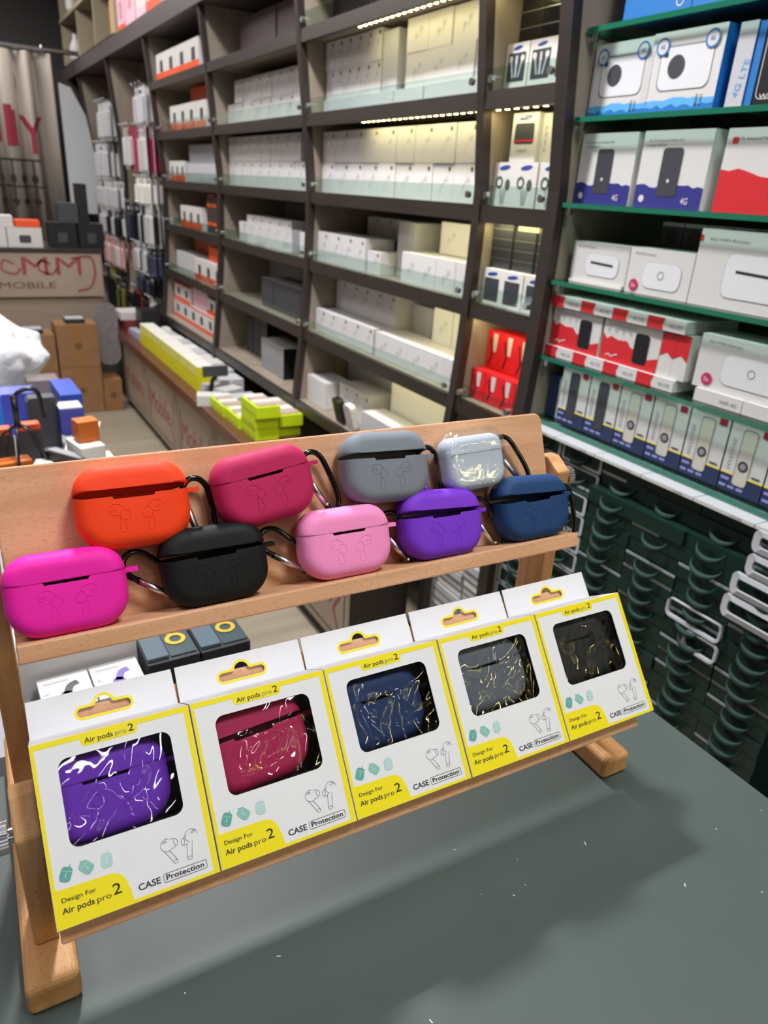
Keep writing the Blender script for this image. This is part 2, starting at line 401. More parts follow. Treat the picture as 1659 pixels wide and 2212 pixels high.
u2, n2 = Vector((0, math.sin(T2), math.cos(T2))), Vector((0, math.cos(T2), -math.sin(T2)))
O1 = Vector((-0.0100, 0.3407, -0.2753)); BH = 0.0919; DEP = 0.034
O2 = Vector((0.0, 0.4103, -0.2510))
def board(P0, u, n, h, ledge, name):
    """panel in local x / n / u axes: x along the rack, y into the board, z up the board"""
    M = basis(P0, (1, 0, 0), n, u)
    cs = [p for p in rrect(0.406, h + 0.012, 0.007, 0.194, (h - 0.012)/2, 5)]
    b = rpart(MB().prism(cs, 0, 0.010, M_beech, 'y'), name, M, bevel=0.0012)
    l = MB().solidbox((-0.0090, -ledge, -0.0112 if ledge > 0.0295 else -0.0088), (0.3970, -0.0001, -0.0002), M_beech).build(name.replace('board', 'ledge'), b, (0, 0, 0), bevel=0.0012)
    l.matrix_parent_inverse = Matrix.Identity(4)
board(O1 - u1*BH + n1*(DEP+0.0015) + Vector((0.0100, 0, 0)), u1, n1, BH + 0.0140, DEP-0.0065, 'lower_board')
board(O2, u2, n2, 0.099, 0.030, 'upper_board')

# ================================================================ silicone earbud cases
def outline(W, H, d, rt, rb, zc):
    w, h = W/2 - d, H/2 - d; a, b = max(rt-d, 0.0015), max(rb-d, 0.0015)
    return rrect(2*w, 2*h, (min(a, h), min(a, h), min(b, h), min(b, h)), 0, zc, 10)
def case_shell(W, H, D, re, rt, rb):
    """closed pill-like shell: front at -y, base at z=0"""
    bm = bmesh.new(); rings = []
    prof = []
    K = 7
    for k in range(K+1):
        ph = math.pi/2*k/K; prof.append((re*(1-math.cos(math.pi/2-ph)) if False else re*(1-math.sin(ph)), -D/2 + re*(1-math.cos(ph))))
    inner = [(re*1.25, -D/2)]
    front = inner + prof                       # from flat centre to rim
    seq = front + [(d, -y) for d, y in reversed(prof)] + [(d, -y) for d, y in reversed(inner)]
    for d, y in seq:
        rings.append([bm.verts.new((p[0], y, p[1])) for p in outline(W, H, d, rt, rb, H/2)])
    n = len(rings[0])
    for a, b in zip(rings, rings[1:]):
        for i in range(n): bm.faces.new((a[i], a[(i+1) % n], b[(i+1) % n], b[i]))
    bm.faces.new(rings[0][::-1]); bm.faces.new(rings[-1])
    bmesh.ops.recalc_face_normals(bm, faces=bm.faces)
    return bm
def front_y(x, z, W, H, D, re, rb):
    dx, dz = abs(x) - (W/2 - rb), abs(z-H/2) - (H/2 - rb)
    d = rb - (math.hypot(max(dx, 0), max(dz, 0)) + min(max(dx, dz), 0)) if True else 0
    if d >= re: return -D/2
    q = (re-d)/re
    return -D/2 + re*(1 - math.sqrt(max(0, 1-q*q)))
BUD = [  # embossed earbud drawing, mm from the middle of the front; mirrored for the other bud
    [(-15, 3), (-15.4, 5.6), (-13.4, 7.6), (-10.4, 7.8), (-7.6, 6.4), (-6.4, 4.6)],
    [(-15, 3), (-13.2, 1.4), (-10.8, 1.0), (-9.6, 1.9)],
    [(-7.4, 4.6), (-4.6, 3.6), (-3.4, 1.2), (-4.0, -1.2), (-6.0, -2.0), (-8.4, -0.8), (-9.2, 1.6), (-7.4, 4.6)],
    [(-9.0, -0.4), (-9.6, -3.0), (-9.8, -8.6), (-6.6, -8.9), (-6.4, -4.2), (-7.6, -2.0)],
    [(-14.4, 3.6), (-13.0, 5.0), (-11.6, 4.2), (-12.6, 2.8)]]
SD = dict(W=0.0662, H=0.0480, D=0.0246, re=0.0085, rt=0.0160, rb=0.0190, zs=0.0322)
def silicone(name, m, label, cat, group, mw, open_a=0, roll=0, clip=0, g=SD, carab=True, clip_m=None, mk=None, tr=None):
    W_, H_, D_, re, rt, rb, zs = (g[k] for k in ('W', 'H', 'D', 're', 'rt', 'rb', 'zs'))
    t = empty(name, label, cat, group, mw=mw)
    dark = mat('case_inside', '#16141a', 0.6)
    def half(part):
        bm = case_shell(W_, H_, D_, re, rt, rb)
        if part == 'body':
            for xx in (-0.0125, -0.0115, 0.0115, 0.0125):
                geo = bm.verts[:] + bm.edges[:] + bm.faces[:]
                bmesh.ops.bisect_plane(bm, geom=geo, plane_co=(xx, 0, 0), plane_no=(1, 0, 0))
        geo = bm.verts[:] + bm.edges[:] + bm.faces[:]
        sgn = 1 if part == 'body' else -1
        zz = zs - 0.0001 if part == 'body' else zs + 0.0001
        bmesh.ops.bisect_plane(bm, geom=geo, plane_co=(0, 0, zz), plane_no=(0, 0, sgn), clear_outer=True)
        if part == 'body':
            for v in bm.verts:
                if abs(v.co.z-zz) < 1e-5 and v.co.y < -D_/2 + 0.006 and abs(v.co.x) < 0.0120: v.co.z -= 0.0017
        me = bpy.data.meshes.new(part); bm.to_mesh(me); bm.free(); me.materials.append(m)
        me.polygons.foreach_set('use_smooth', [True]*len(me.polygons))
        o = bpy.data.objects.new({'body': 'case_body', 'lid': 'lid'}[part], me); COL.objects.link(o); o.parent = t
        sd = o.modifiers.new('solid', 'SOLIDIFY'); sd.thickness = 0.0014; sd.offset = -1
        wn = o.modifiers.new('wn', 'WEIGHTED_NORMAL'); wn.weight = 100; wn.keep_sharp = True
        return o
    body = half('body'); lid = half('lid')
    P = Matrix.Translation((0, D_/2, zs))
    lid.matrix_basis = P @ Matrix.Rotation(-math.radians(open_a), 4, 'X') @ Matrix.Rotation(math.radians(roll), 4, 'Y') @ P.inverted()
    if open_a or not tr:
        # dark liner block that shows through the opening
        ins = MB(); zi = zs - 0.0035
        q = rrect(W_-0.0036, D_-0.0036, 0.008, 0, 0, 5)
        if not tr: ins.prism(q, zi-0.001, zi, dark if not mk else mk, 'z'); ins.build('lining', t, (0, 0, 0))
    # embossed earbuds
    if not tr:
        e = MB()
        for s in (1, -1):
            for ln in BUD:
                pts = [(s*(x) * 0.001 * (1.0), z*0.001) for x, z in smooth2(ln, 4)]
                path = [(x, front_y(x, z + H_/2 - 0.0042, W_, H_, D_, re, rb) - 0.00002, z + H_/2 - 0.0042) for x, z in pts]
                e.tube(path, 0.00022, m, 5)
        e.build('embossed_earbud_motif', body, (0, 0, 0))
    # side loop
    lp = MB(); x0 = W_/2 - 0.0022
    if tr: lp.cyl((x0+0.002, 0, zs-0.002), 0.0022, 0.0025, m, 'x')
    else:
        lo = fill(rrect(0.0105, 0.008, 0.0012, 0, 0, 3), rrect(0.0050, 0.0042, 0.0015, 0.0018, 0, 3))
        lp.add([(x0+0.0045+a, b, zs-0.0002) for a, b in lo[0]], lo[1], m); lp.add([(x0+0.0045+a, b, zs-0.0028) for a, b in lo[0]], [f[::-1] for f in lo[1]], m)
        for oo in (rrect(0.0105, 0.008, 0.0012, 0, 0, 3), rrect(0.0050, 0.0042, 0.0015, 0.0018, 0, 3)[::-1]):
            n = len(oo); vs = [(x0+0.0045+a, b, zs-0.0028) for a, b in oo] + [(x0+0.0045+a, b, zs-0.0002) for a, b in oo]
            lp.add(vs, [(i, (i+1) % n, n+(i+1) % n, n+i) for i in range(n)], m)
    lp.build('side_loop', body, (0, 0, 0))
    if carab:
        ctrl = [(-5.0, -10), (-5.4, -5), (-4.4, 0), (-1.2, 3.6), (3.0, 4.6), (7.4, 2.6), (10.2, -2.4), (10.6, -9), (10.2, -18), (9.4, -27), (7.4, -35), (3.4, -39.6), (-0.4, -39.0), (-2.2, -35.5)]
        blk = mat('black_anodised', '#101013', 0.18, 0.6, coat=0.6)
        th = math.radians(clip); cx, cz = W_/2 + 0.0035, zs + 0.0005
        def w3(p, y=0.002): return (cx + (p[0]*math.cos(th) - p[1]*math.sin(th))*0.001, y, cz + (p[0]*math.sin(th) + p[1]*math.cos(th))*0.001)
        yy = 0.0055
        c = MB().tube([w3(p, yy) for p in smooth2(ctrl, 6)], 0.0020, blk, 10)
        c.tube([w3((-5.0, -9.5), yy), w3((-5.0, -12.5), yy)], 0.0022, blk, 8); c.tube([w3((-2.3, -36.4), yy), w3((-2.0, -33.6), yy)], 0.0022, blk, 8)
        ca = c.build('carabiner', t, (0, 0, 0))
        gt = MB().tube([w3((-5.0, -11), yy), w3((-2.4, -33.8), yy)], 0.0022, M_satin, 12)
        q = w3((-2.5, -32.6), yy); gt.cyl((q[0], q[1]-0.0032, q[2]), 0.0009, 0.0064, M_satin, 'y', 10)
        tag(gt.build('spring_gate', ca, (0, 0, 0)), 'silver spring gate')
    return t
def sil(name, h, rough=0.62): return mat(name, h, rough, bump=(2500, 0.08, 0.0002), spec=0.3, sheen=0.0)
def on_board(x, v, rot, off=None):
    """case base pose on the upper board: centre x, centre height v up the board"""
    off = off if off is not None else 0.0135
    M = basis(O2, (1, 0, 0), n2, u2)
    return RK @ M @ Matrix.Translation((x, -off, v)) @ Matrix.Rotation(math.radians(-rot), 4, 'Y') @ Matrix.Translation((0, 0, -SD['H']/2))
GC = 'silicone earbud cases on the upper tier'
FR = 0.0165
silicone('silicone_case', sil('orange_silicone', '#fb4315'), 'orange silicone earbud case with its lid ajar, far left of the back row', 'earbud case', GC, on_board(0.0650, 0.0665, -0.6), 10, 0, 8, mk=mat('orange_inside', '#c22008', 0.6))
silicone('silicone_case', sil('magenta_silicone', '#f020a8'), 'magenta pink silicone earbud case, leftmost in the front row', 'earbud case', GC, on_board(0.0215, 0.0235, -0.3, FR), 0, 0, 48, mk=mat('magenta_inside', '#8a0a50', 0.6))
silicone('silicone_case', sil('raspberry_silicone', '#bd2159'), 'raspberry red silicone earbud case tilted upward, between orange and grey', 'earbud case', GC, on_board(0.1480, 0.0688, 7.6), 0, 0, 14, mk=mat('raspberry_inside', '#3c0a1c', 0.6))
silicone('silicone_case', sil('black_silicone', '#0d0e11'), 'black silicone earbud case with slightly open lid, in the front row', 'earbud case', GC, on_board(0.1085, 0.0235, 1.2, FR), 7, 1.5, 48)
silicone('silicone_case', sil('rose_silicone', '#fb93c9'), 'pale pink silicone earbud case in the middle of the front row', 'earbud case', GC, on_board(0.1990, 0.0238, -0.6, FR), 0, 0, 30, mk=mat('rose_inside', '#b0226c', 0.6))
silicone('silicone_case', sil('grey_silicone', '#7d838d'), 'grey silicone earbud case with open lid, in the back row', 'earbud case', GC, on_board(0.2385, 0.0700, -2.6), 9, 0, 8)
silicone('silicone_case', sil('purple_silicone', '#7a35cc'), 'violet purple silicone earbud case with lid askew, in the front row', 'earbud case', GC, on_board(0.2775, 0.0238, -1.2, FR), 9, 3, 30)
silicone('silicone_case', sil('navy_silicone', '#1d3f6d'), 'navy blue silicone earbud case with lid askew, right end of front row', 'earbud case', GC, on_board(0.3625, 0.0238, 0.6, FR), 10, 4, 6)
# the clear case: transparent shell over a sparkly white block
M_clear = glass_mat('clear_shell', '#fcfdfe', 0.05, 0.06, bump=(60, 0.3, 0.002, 0.3))
CG = dict(SD, W=0.0575, H=0.0500, rt=0.016, rb=0.017)
tr = silicone('clear_case', M_clear, 'clear plastic earbud case holding sparkly white foam, back row right', 'earbud case', GC, on_board(0.3135, 0.0672, 1.3), 0, 0, 32, g=CG, tr=True)
M_foam = mat('sparkly_foam', '#ccd3df', 0.4, bump=(1100, 0.5, 0.0006), var=0.16, vscale=1100)
bm = case_shell(0.0515, 0.0405, 0.020, 0.006, 0.010, 0.012); me = bpy.data.meshes.new('foam_insert'); bm.to_mesh(me); bm.free(); me.materials.append(M_foam)
me.polygons.foreach_set('use_smooth', [True]*len(me.polygons))
o = bpy.data.objects.new('foam_insert', me); COL.objects.link(o); o.parent = tr; o.location = (0, 0, 0.003); o['label'] = 'sparkly white foam insert'
MB().tube([(-CG['W']/2+0.0005, -0.0118, 0.0327), (CG['W']/2-0.0005, -0.0118, 0.0327)], 0.00025, mat('clear_seam', '#c9cdd2', 0.3), 6).build('lid_seam', tr, (0, 0, 0))

# ================================================================ retail packages on the lower tier (units: mm, top left corner of the front = 0,0)
def pack_mesh():
    W_, Hh = 83.0, 91.9
    t0 = -0.0000
    mb = MB(); e = 0.00012
    def P(vf, m, k): mb.flat(vf, m, -e*k, sc=0.001)
    win = rrect(58.4, 45.3, 5.2, 41.2, -33.4, 8)
    P(fill([(0, 0), (0, -Hh), (W_, -Hh), (W_, 0)], win), M_white, 0)
    # card thickness seen at the window edge
    n = len(win); vs = [(a*.001, 0, b*.001) for a, b in win] + [(a*.001, 0.0006, b*.001) for a, b in win]
    mb.add(vs, [(i, n+i, n+(i+1) % n, (i+1) % n) for i in range(n)], M_white)
    Yl = M_yellow
    outer = [(0.15, -0.15), (0.15, -Hh+.15), (W_-.15, -Hh+.15), (W_-.15, -0.15)]
    blob = [(2.0, -73.2), (27.5, -73.6)] + [(27.5 + 8.6*math.sin(a), -73.6 - 8.6*(1-math.cos(a))) for a in [math.pi/2*k/10 for k in range(1, 11)]] + [(36.8, -84), (37.6, -90.0)]
    tabp = [(54.6, -3.2)] + [(54.0, -4.2), (53.9, -5.6), (53.2, -6.8), (51.8, -7.3)] + [(27.0, -7.3), (25.6, -6.9), (24.8, -5.6), (24.4, -3.2)]
    inner = blob + [(79.6, -90.1), (79.8, -3.2)] + tabp + [(2.0, -3.2)]
    P(fill(outer, inner), Yl, 1)
    def T(s, x, y, size, width=None, m=M_ink, k=2, bold=0.0): P_(text(s, size, bold, width), m, x, y, k)
    def P_(vf, m, x, y, k): mb.flat(vf, m, -e*k, x*.001, y*.001, 0.001)
    T('Air pods', 26.6, -5.9, 2.7, 14.6, bold=0.012); T('pro', 42.4, -5.9, 2.7, 5.9, m=M_inkg); T('2', 49.3, -5.7, 3.9, 3.0, bold=0.01)
    T('Design For', 4.1, -79.6, 2.2, 16.4, bold=0.010); T('Air pods', 3.6, -85.0, 2.9, 15.4, bold=0.016); T('pro', 20.2, -85.0, 2.9, 7.0); T('2', 28.2, -84.4, 5.4, 4.2, bold=0.006)
    T('CASE', 40.6, -86.7, 3.2, 11.4, bold=0.014); T('Protection', 55.0, -86.3, 2.6, 20.2, bold=0.016)
    P(stroke(rrect(23.0, 4.3, 0.9, 65.2, -85.2, 4), 0.22, True), M_ink, 2)
    # three little teal cases
    for (cx, cy, rot, cc) in ((7.9, -66.8, -0.42, '#5fa79c'), (17.7, -66.6, 0.75, '#86bdb5'), (27.7, -66.6, -0.05, '#b3d3d3')):
        m = mat('teal_print_' + cc[1:3], cc, 0.5); ml = mat('teal_light_' + cc[1:3], '#d4ebe6', 0.5)
        mb.flat(pf(rrect(5.6, 7.2, 1.9, 0, 0, 5)), m, -e*2, cx*.001, cy*.001, 0.001, rot=rot)
        mb.flat(stroke([(-2.7, 1.5), (2.7, 1.5)], 0.16), ml, -e*3, cx*.001, cy*.001, 0.001, rot=rot)
        mb.flat(stroke([(0, 0.6), (0, -1.6)], 0.32), ml, -e*3, cx*.001, cy*.001, 0.001, rot=rot)
        mb.flat(stroke([(0.6, 3.6), (0.8, 4.6)], 0.6), m, -e*2, cx*.001, cy*.001, 0.001, rot=rot)
    # line drawing of two earbuds
    lw = 0.21
    def S(pts, closed=False, k=5): P(stroke(smooth2(pts, k, closed), lw, closed), M_inkg, 2)
    S(circ(58.2, -69.4, 3.4, 3.2, 16)[3:15]); S(circ(62.9, -69.2, 1.0, 1.9, 12, 0.15), True, 2); S([(62.6, -67.4), (61.2, -66.9), (60.2, -67.0)]); S([(62.7, -71.1), (61.4, -71.8), (60.3, -71.6)])
    S(circ(57.2, -67.6, 1.1, 0.45, 10, 0.1), True, 2)
    S([(56.4, -72.2), (58.6, -76.0), (60.3, -79.2)]); S([(58.8, -72.3), (60.6, -75.2), (62.4, -78.4)]); S(circ(61.3, -78.8, 1.15, 0.95, 10), True, 2)
    S(circ(71.4, -68.4, 3.4, 3.2, 16)[:12]); S(circ(66.6, -70.4, 0.9, 1.8, 12, -0.15), True, 2); S([(66.9, -68.6), (68.2, -68.0), (69.0, -67.4)]); S([(66.8, -72.2), (68.0, -72.4), (69.2, -71.6)])
    S(circ(72.6, -66.8, 1.1, 0.45, 10, 0.4), True, 2)
    S([(68.5, -71.8), (67.9, -76.0), (67.4, -79.2)]); S([(71.5, -71.4), (70.6, -75.6), (69.9, -79.6)]); S(circ(68.7, -79.5, 1.25, 0.9, 10), True, 2)
    return mb
def tab_mesh():
    mb = MB()
    def slot(g):   # hang hole grown by g: rounded slot with a bump
        out = []
        cx, cy, hw, hh, br = 41.4, -(-8.0), 15.0 + g, 2.5 + g, 4.7 + g
        out += [(cx + hw - hh + hh*math.cos(a), cy + hh*math.sin(a)) for a in [math.radians(t) for t in range(-90, 91, 15)]]
        ys = cy + hh; by = cy + 2.6; th0 = math.asin(max(-1, min(1, (ys-by)/br)))
        f = 1.3
        out += [(cx + br*math.cos(th0) + f, ys)] + [(cx + br*math.cos(a), by + br*math.sin(a)) for a in [th0 + 0.15 + (math.pi-2*th0-0.3)*k/14 for k in range(15)]] + [(cx - br*math.cos(th0) - f, ys)]
        out += [(cx - hw + hh + hh*math.cos(a), cy + hh*math.sin(a)) for a in [math.radians(t) for t in range(90, 271, 15)]]
        return out
    card = [(0.2, 0), (82.8, 0), (82.2, 21.0), (0.6, 21.2)]
    hole = slot(0)
    vf = fill(card, hole)
    mb.flat(vf, M_white, 0, sc=.001)
    mb.add([(a*.001, 0.0007, b*.001) for a, b in vf[0]], [f[::-1] for f in vf[1]], M_white)
    for lp, rev in ((card, False), (hole, True)):
        n = len(lp); vs = [(a*.001, 0, b*.001) for a, b in lp] + [(a*.001, 0.0007, b*.001) for a, b in lp]
        mb.add(vs, [(i, (i+1) % n, n+(i+1) % n, n+i) for i in range(n)], M_white)
    mb.flat(fill(slot(1.55), slot(0.12)), M_yellow, -0.00012, sc=.001)
    return mb
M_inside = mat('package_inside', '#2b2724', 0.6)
PF = pack_mesh().build('front_panel'); PT = tab_mesh().build('hang_tab')
pm = PF.data; tm = PT.data; bpy.data.objects.remove(PF); bpy.data.objects.remove(PT)
# wrinkled cellophane
def film_mesh(seed):
    rd = random.Random(seed); nx, nz = 120, 90; vs, fs = [], []
    fold = []
    for _ in range(9):      # long soft folds radiating across the window
        a = rd.uniform(0, math.pi); cx, cz = rd.uniform(.02, .065), rd.uniform(-.05, -.015)
        fold.append((math.cos(a), math.sin(a), cx, cz, rd.uniform(.0016, .0032), rd.uniform(.00035, .0009) * rd.choice((-1, 1)), rd.uniform(.008, .022), rd.uniform(-30, 30)))
    for j in range(nz+1):
        for i in range(nx+1):
            x, z = 0.0105 + 0.0625*i/nx, -0.0095 - 0.0480*j/nz
            ed = min(i, nx-i, 14)/14 * min(j, nz-j, 14)/14; y = 0
            for ca, sa, cx, cz, wd, am, ln, cv in fold:
                s = (x-cx)*ca + (z-cz)*sa; q = -(x-cx)*sa + (z-cz)*ca + cv*s*s
                y += am*math.exp(-(q/wd)**2)*math.exp(-(s/ln)**2)
            vs.append((x, 0.0018 + y*(0.35+0.65*ed), z))
    for j in range(nz):
        for i in range(nx): a = j*(nx+1)+i; fs.append((a, a+nx+1, a+nx+2, a+1))
    return MB().add(vs, fs, M_film, True)
PK = [('purple', '#6a2fb5', 'boxed purple earbud case, leftmost package on the lower tier'), ('raspberry', '#a81c50', 'boxed raspberry red earbud case, second package from the left'),
      ('navy', '#16305c', 'boxed navy blue earbud case, middle package of the lower tier'), ('grey', '#5d636d', 'boxed grey earbud case, fourth package from the left'),
      ('black', '#1a1b1e', 'boxed black earbud case, rightmost package on the lower tier')]
TB = basis(O1, (1, 0, 0), n1, u1)
for i, (cn, ch, lab) in enumerate(PK):
    wob = [0, 0, 0.0004, 0, 0][i]
    Mw = RK @ TB @ Matrix.Translation((0.0839*i, wob, 0))
    t = empty('case_package', f'white and yellow windowed card package with a {cn} case inside', 'package', 'earbud case packages on the lower tier', mw=Mw)
    o = bpy.data.objects.new('front_panel', pm); COL.objects.link(o); o.parent = t
    D = DEP; w, h = 0.083, 0.0919
    c = MB()
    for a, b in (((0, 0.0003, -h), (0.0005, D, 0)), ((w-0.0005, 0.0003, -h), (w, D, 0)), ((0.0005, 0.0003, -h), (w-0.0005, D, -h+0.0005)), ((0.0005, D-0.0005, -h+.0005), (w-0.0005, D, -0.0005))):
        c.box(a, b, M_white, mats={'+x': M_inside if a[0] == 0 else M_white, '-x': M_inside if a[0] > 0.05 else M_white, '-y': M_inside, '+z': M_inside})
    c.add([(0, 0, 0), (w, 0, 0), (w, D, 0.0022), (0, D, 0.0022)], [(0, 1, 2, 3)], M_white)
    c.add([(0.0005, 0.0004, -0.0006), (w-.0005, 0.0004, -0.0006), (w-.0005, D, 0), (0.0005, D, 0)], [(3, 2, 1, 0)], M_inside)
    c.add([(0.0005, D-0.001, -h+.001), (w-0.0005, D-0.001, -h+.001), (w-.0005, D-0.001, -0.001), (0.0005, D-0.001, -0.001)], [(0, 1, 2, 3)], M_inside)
    c.build('carton', t, (0, 0, 0))
    o = bpy.data.objects.new('hang_tab', tm); COL.objects.link(o); o.parent = t; o.location = (0.0002, D-0.0007, 0.0022)
    tag(film_mesh(11+i).build('window_film', t, (0, 0, 0)), 'crinkled clear window film')
    rot = [0, 4.0, 0.6, 0.4, 0][i]; dz = [0, 0.0005, -0.0005, 0.0005, 0][i]
    mw = Mw @ Matrix.Translation((0.0345 + [0, 0, -.001, .001, 0][i], 0.0162, -0.0335+dz)) @ Matrix.Rotation(math.radians(-rot), 4, 'Y') @ Matrix.Translation((0, 0, -SD['H']/2))
    silicone('boxed_case', sil('boxed_%s_silicone' % cn, ch), lab, 'earbud case', 'boxed earbud cases', mw, [0, 6, 0, 0, 0][i], 0, 0, carab=False)
M_white = mat('dimmed_white_card', '#cdcac7', 0.5)  # greyer copy of the white card; dim shelf light put into the colour
# ================================================================ wall shelving (dark laminate, runs along Y on the right)
def XF(z):          # front edge of the curved side panels
    return 1.07 - 0.10*max(0, z-0.02) - 0.13*min(0.62, max(0, -z-0.1))**2
XB = 1.385
POSTS = [1.185, 1.435, 2.36, 3.29, 4.22, 5.18, 6.20]
ZS = [0.425, 0.205, -0.015, -0.225, -0.455, -0.700]       # top faces of the shelf boards
BAY = ['nearest narrow bay', 'wide bay beside the narrow one', 'second wide bay', 'third bay with the orange packs', 'fourth bay of hanging packs', 'farthest bay']
unit = empty('display_shelving', 'long dark brown wall shelving of six bays with curved side panels behind the low cabinet', 'shelving', loc=(1.2, 3.7, FL))
def upart(mb, name, bevel=0):
    o = mb.build(name, unit, (-1.2, -3.7, -FL), bevel=bevel); return o
for i, y in enumerate(POSTS):
    zs_ = [FL, -0.85, -0.77, -0.6, -0.45, -0.3, -0.1, 0.02, 0.2, 0.4, 0.62]
    pts = [(XF(z) - 0.012, z) for z in zs_] + [(XB, 0.62), (XB, FL)]
    th = 0.030 if i == 0 else 0.022
    m = MB(); m.prism(pts, y-th/2, y+th/2, M_shelfin, 'y')
    # dark lipping along the curved front edge
    ed = [(XF(z) - 0.016, z) for z in zs_] + [(XF(z) + 0.006, z) for z in reversed(zs_)]
    m.prism(ed, y-th/2-0.002, y+th/2+0.002, M_shelfdark, 'y')
    upart(m, 'side_panel')
for b in range(6):
    y0, y1 = POSTS[b]+0.012, POSTS[b+1]-0.012
    for z in (ZS if b < 4 else ZS[-1:]):
        m = MB(); x = XF(z)
        m.solidbox((x+0.004, y0, z-0.022), (XB, y1, z), M_shelfin); m.solidbox((x-0.012, y0, z-0.034), (x+0.004, y1, z+0.001), M_shelfdark)
        upart(m, 'shelf_board')
upart(MB().solidbox((XB, POSTS[0], FL), (XB+0.012, POSTS[-1], 0.62), M_back), 'back_panel')
upart(MB().prism([(0.985, 0.617), (0.985, 0.695), (XB, 0.695), (XB, 0.640), (1.01, 0.617)], POSTS[0]-0.8, 6.9, mat('canopy_laminate', '#4a4040', 0.5), 'y'), 'canopy')
# low clear glass lips held by round metal buttons along the shelf fronts
for b in range(4):
    y0, y1 = POSTS[b]+0.016, POSTS[b+1]-0.016
    for z in ZS[1:5] + ([ZS[0]] if b in (0, 1) else []):
        t = empty('glass_lip', f'low clear glass strip along the shelf front, {BAY[b]}, ' + ['top', 'second', 'third', 'fourth', 'fifth'][ZS.index(z)] + ' shelf', 'glass strip', 'glass strips on the shelf fronts', loc=(XF(z)-0.010, (y0+y1)/2, z+0.001))
        MB().solidbox((-0.002, (y0-y1)/2, 0), (0.002, (y1-y0)/2, 0.040), M_lip).build('pane', t)
        for s in (-1, 1): MB().cyl((-0.010, s*((y1-y0)/2-0.018), 0.020), 0.0075, 0.008, M_satin, 'x', 12).build('button', t)
# LED strips
def led(b, z, ya, yb, w):
    t = empty('led_strip', f'warm white LED strip under a shelf, {BAY[b]}', 'led strip', 'LED strips under the shelves', loc=(XF(z)+0.010, (ya+yb)/2, z-0.036))
    L_ = yb-ya
    MB().solidbox((-0.005, -L_/2, 0.006), (0.005, L_/2, 0.013), M_ledh).build('tape', t)
    m = MB(); n = max(3, int(L_/0.028))
    for k in range(n): m.solidbox((-0.003, -L_/2+L_*(k+.5)/n-0.004, 0.002), (0.003, -L_/2+L_*(k+.5)/n+0.004, 0.006), M_led)
    tag(m.build('diodes', t), 'row of glowing diodes')
    ld = bpy.data.lights.new('led', 'AREA'); ld.shape = 'RECTANGLE'; ld.size = 0.012; ld.size_y = L_; ld.energy = w; ld.color = (1.0, 0.95, 0.55)
    lo = bpy.data.objects.new('led', ld); COL.objects.link(lo); lo.parent = t; lo.location = (0, 0, 0.000); lo.rotation_euler = (0, -0.25, 0)
led(1, ZS[0], 1.46, 2.02, 0.28); led(1, ZS[1], 1.46, 2.02, 0.30); led(1, ZS[2], 1.46, 1.80, 0.26); led(1, ZS[3], 1.46, 1.80, 0.26); led(1, ZS[4], 1.46, 1.95, 0.26)
for z in ZS[:4]: led(0, z, 1.205, 1.415, 0.13)

# ---------------------------------------------------------------- goods on shelves. local frame of a box: front at y=0 facing -y, x to the right, z up
def face_rot(px=-1): return -math.pi/2       # front turned to -X (towards the aisle)
def gbox(w, d, h, m, art=None, side=None, top=None):
    mb = MB(); mb.box((-w/2, 0, 0), (w/2, d, h), m, mats={'+x': side or m, '-x': side or m, '+z': top or m})
    if art: art(mb, w, h)
    return mb
def a_bud(mb, w, h):        # small gold dot and faint earbud outline
    mb.flat(pf(circ(w*0.30, h*0.86, 0.0055, n=12)), M_gold, -0.0006)
    mb.flat(stroke(smooth2([(-w*.10, h*.22), (w*.0, h*.45), (w*.10, h*.60), (w*.20, h*.62)], 4), 0.0022), M_lgrey, -0.0005)
    mb.flat(pf(circ(w*0.16, h*0.60, 0.009, 0.006, 12, .4)), M_lgrey, -0.0006)
def a_bud2(mb, w, h):
    mb.flat(pf(circ(-w*0.05, h*0.45, 0.008, 0.006, 12, .4)), M_lgrey, -0.0005); mb.flat(pf(circ(w*0.16, h*0.62, 0.008, 0.006, 12, .4)), M_lgrey, -0.0005)
    mb.flat(stroke([(-w*.05, h*.45), (-w*.10, h*.25)], 0.003), M_lgrey, -0.0006); mb.flat(stroke([(w*.16, h*.60), (w*.10, h*.40)], 0.003), M_lgrey, -0.0006)
def row(name, mk, y_hi, y_lo, n, z, x, label, group, gap=0.0012, cat='box', jit=0.002):
    """n boxes side by side between y_hi (far) and y_lo (near), fronts at x"""
    w = (y_hi-y_lo)/n
    o = mk(w-gap).build(name); first = True; out = []
    for k in range(n):
        yy = y_hi - w*(k+0.5); xx = x + rd.uniform(-jit, jit)
        if first: c = o; c.location = (xx, yy, z+ZO); c.rotation_euler = (0, 0, -math.pi/2); first = False
        else: c = dup(o, loc=(xx, yy, z), rz=-math.pi/2)
        tag(c, label, cat, group); out.append(c)
    return out
def one(name, mb, y, z, x, label, cat='box', group=None, rz=-math.pi/2):
    o = mb.build(name, loc=(x, y, z), rz=rz); return tag(o, label, cat, group)
rd = random.Random(5)
D_ = 0.10
def W1(h, art=a_bud, m=None): return lambda w: gbox(w, D_, h, m or M_whiteg, art)
EB = 'earphone_box'
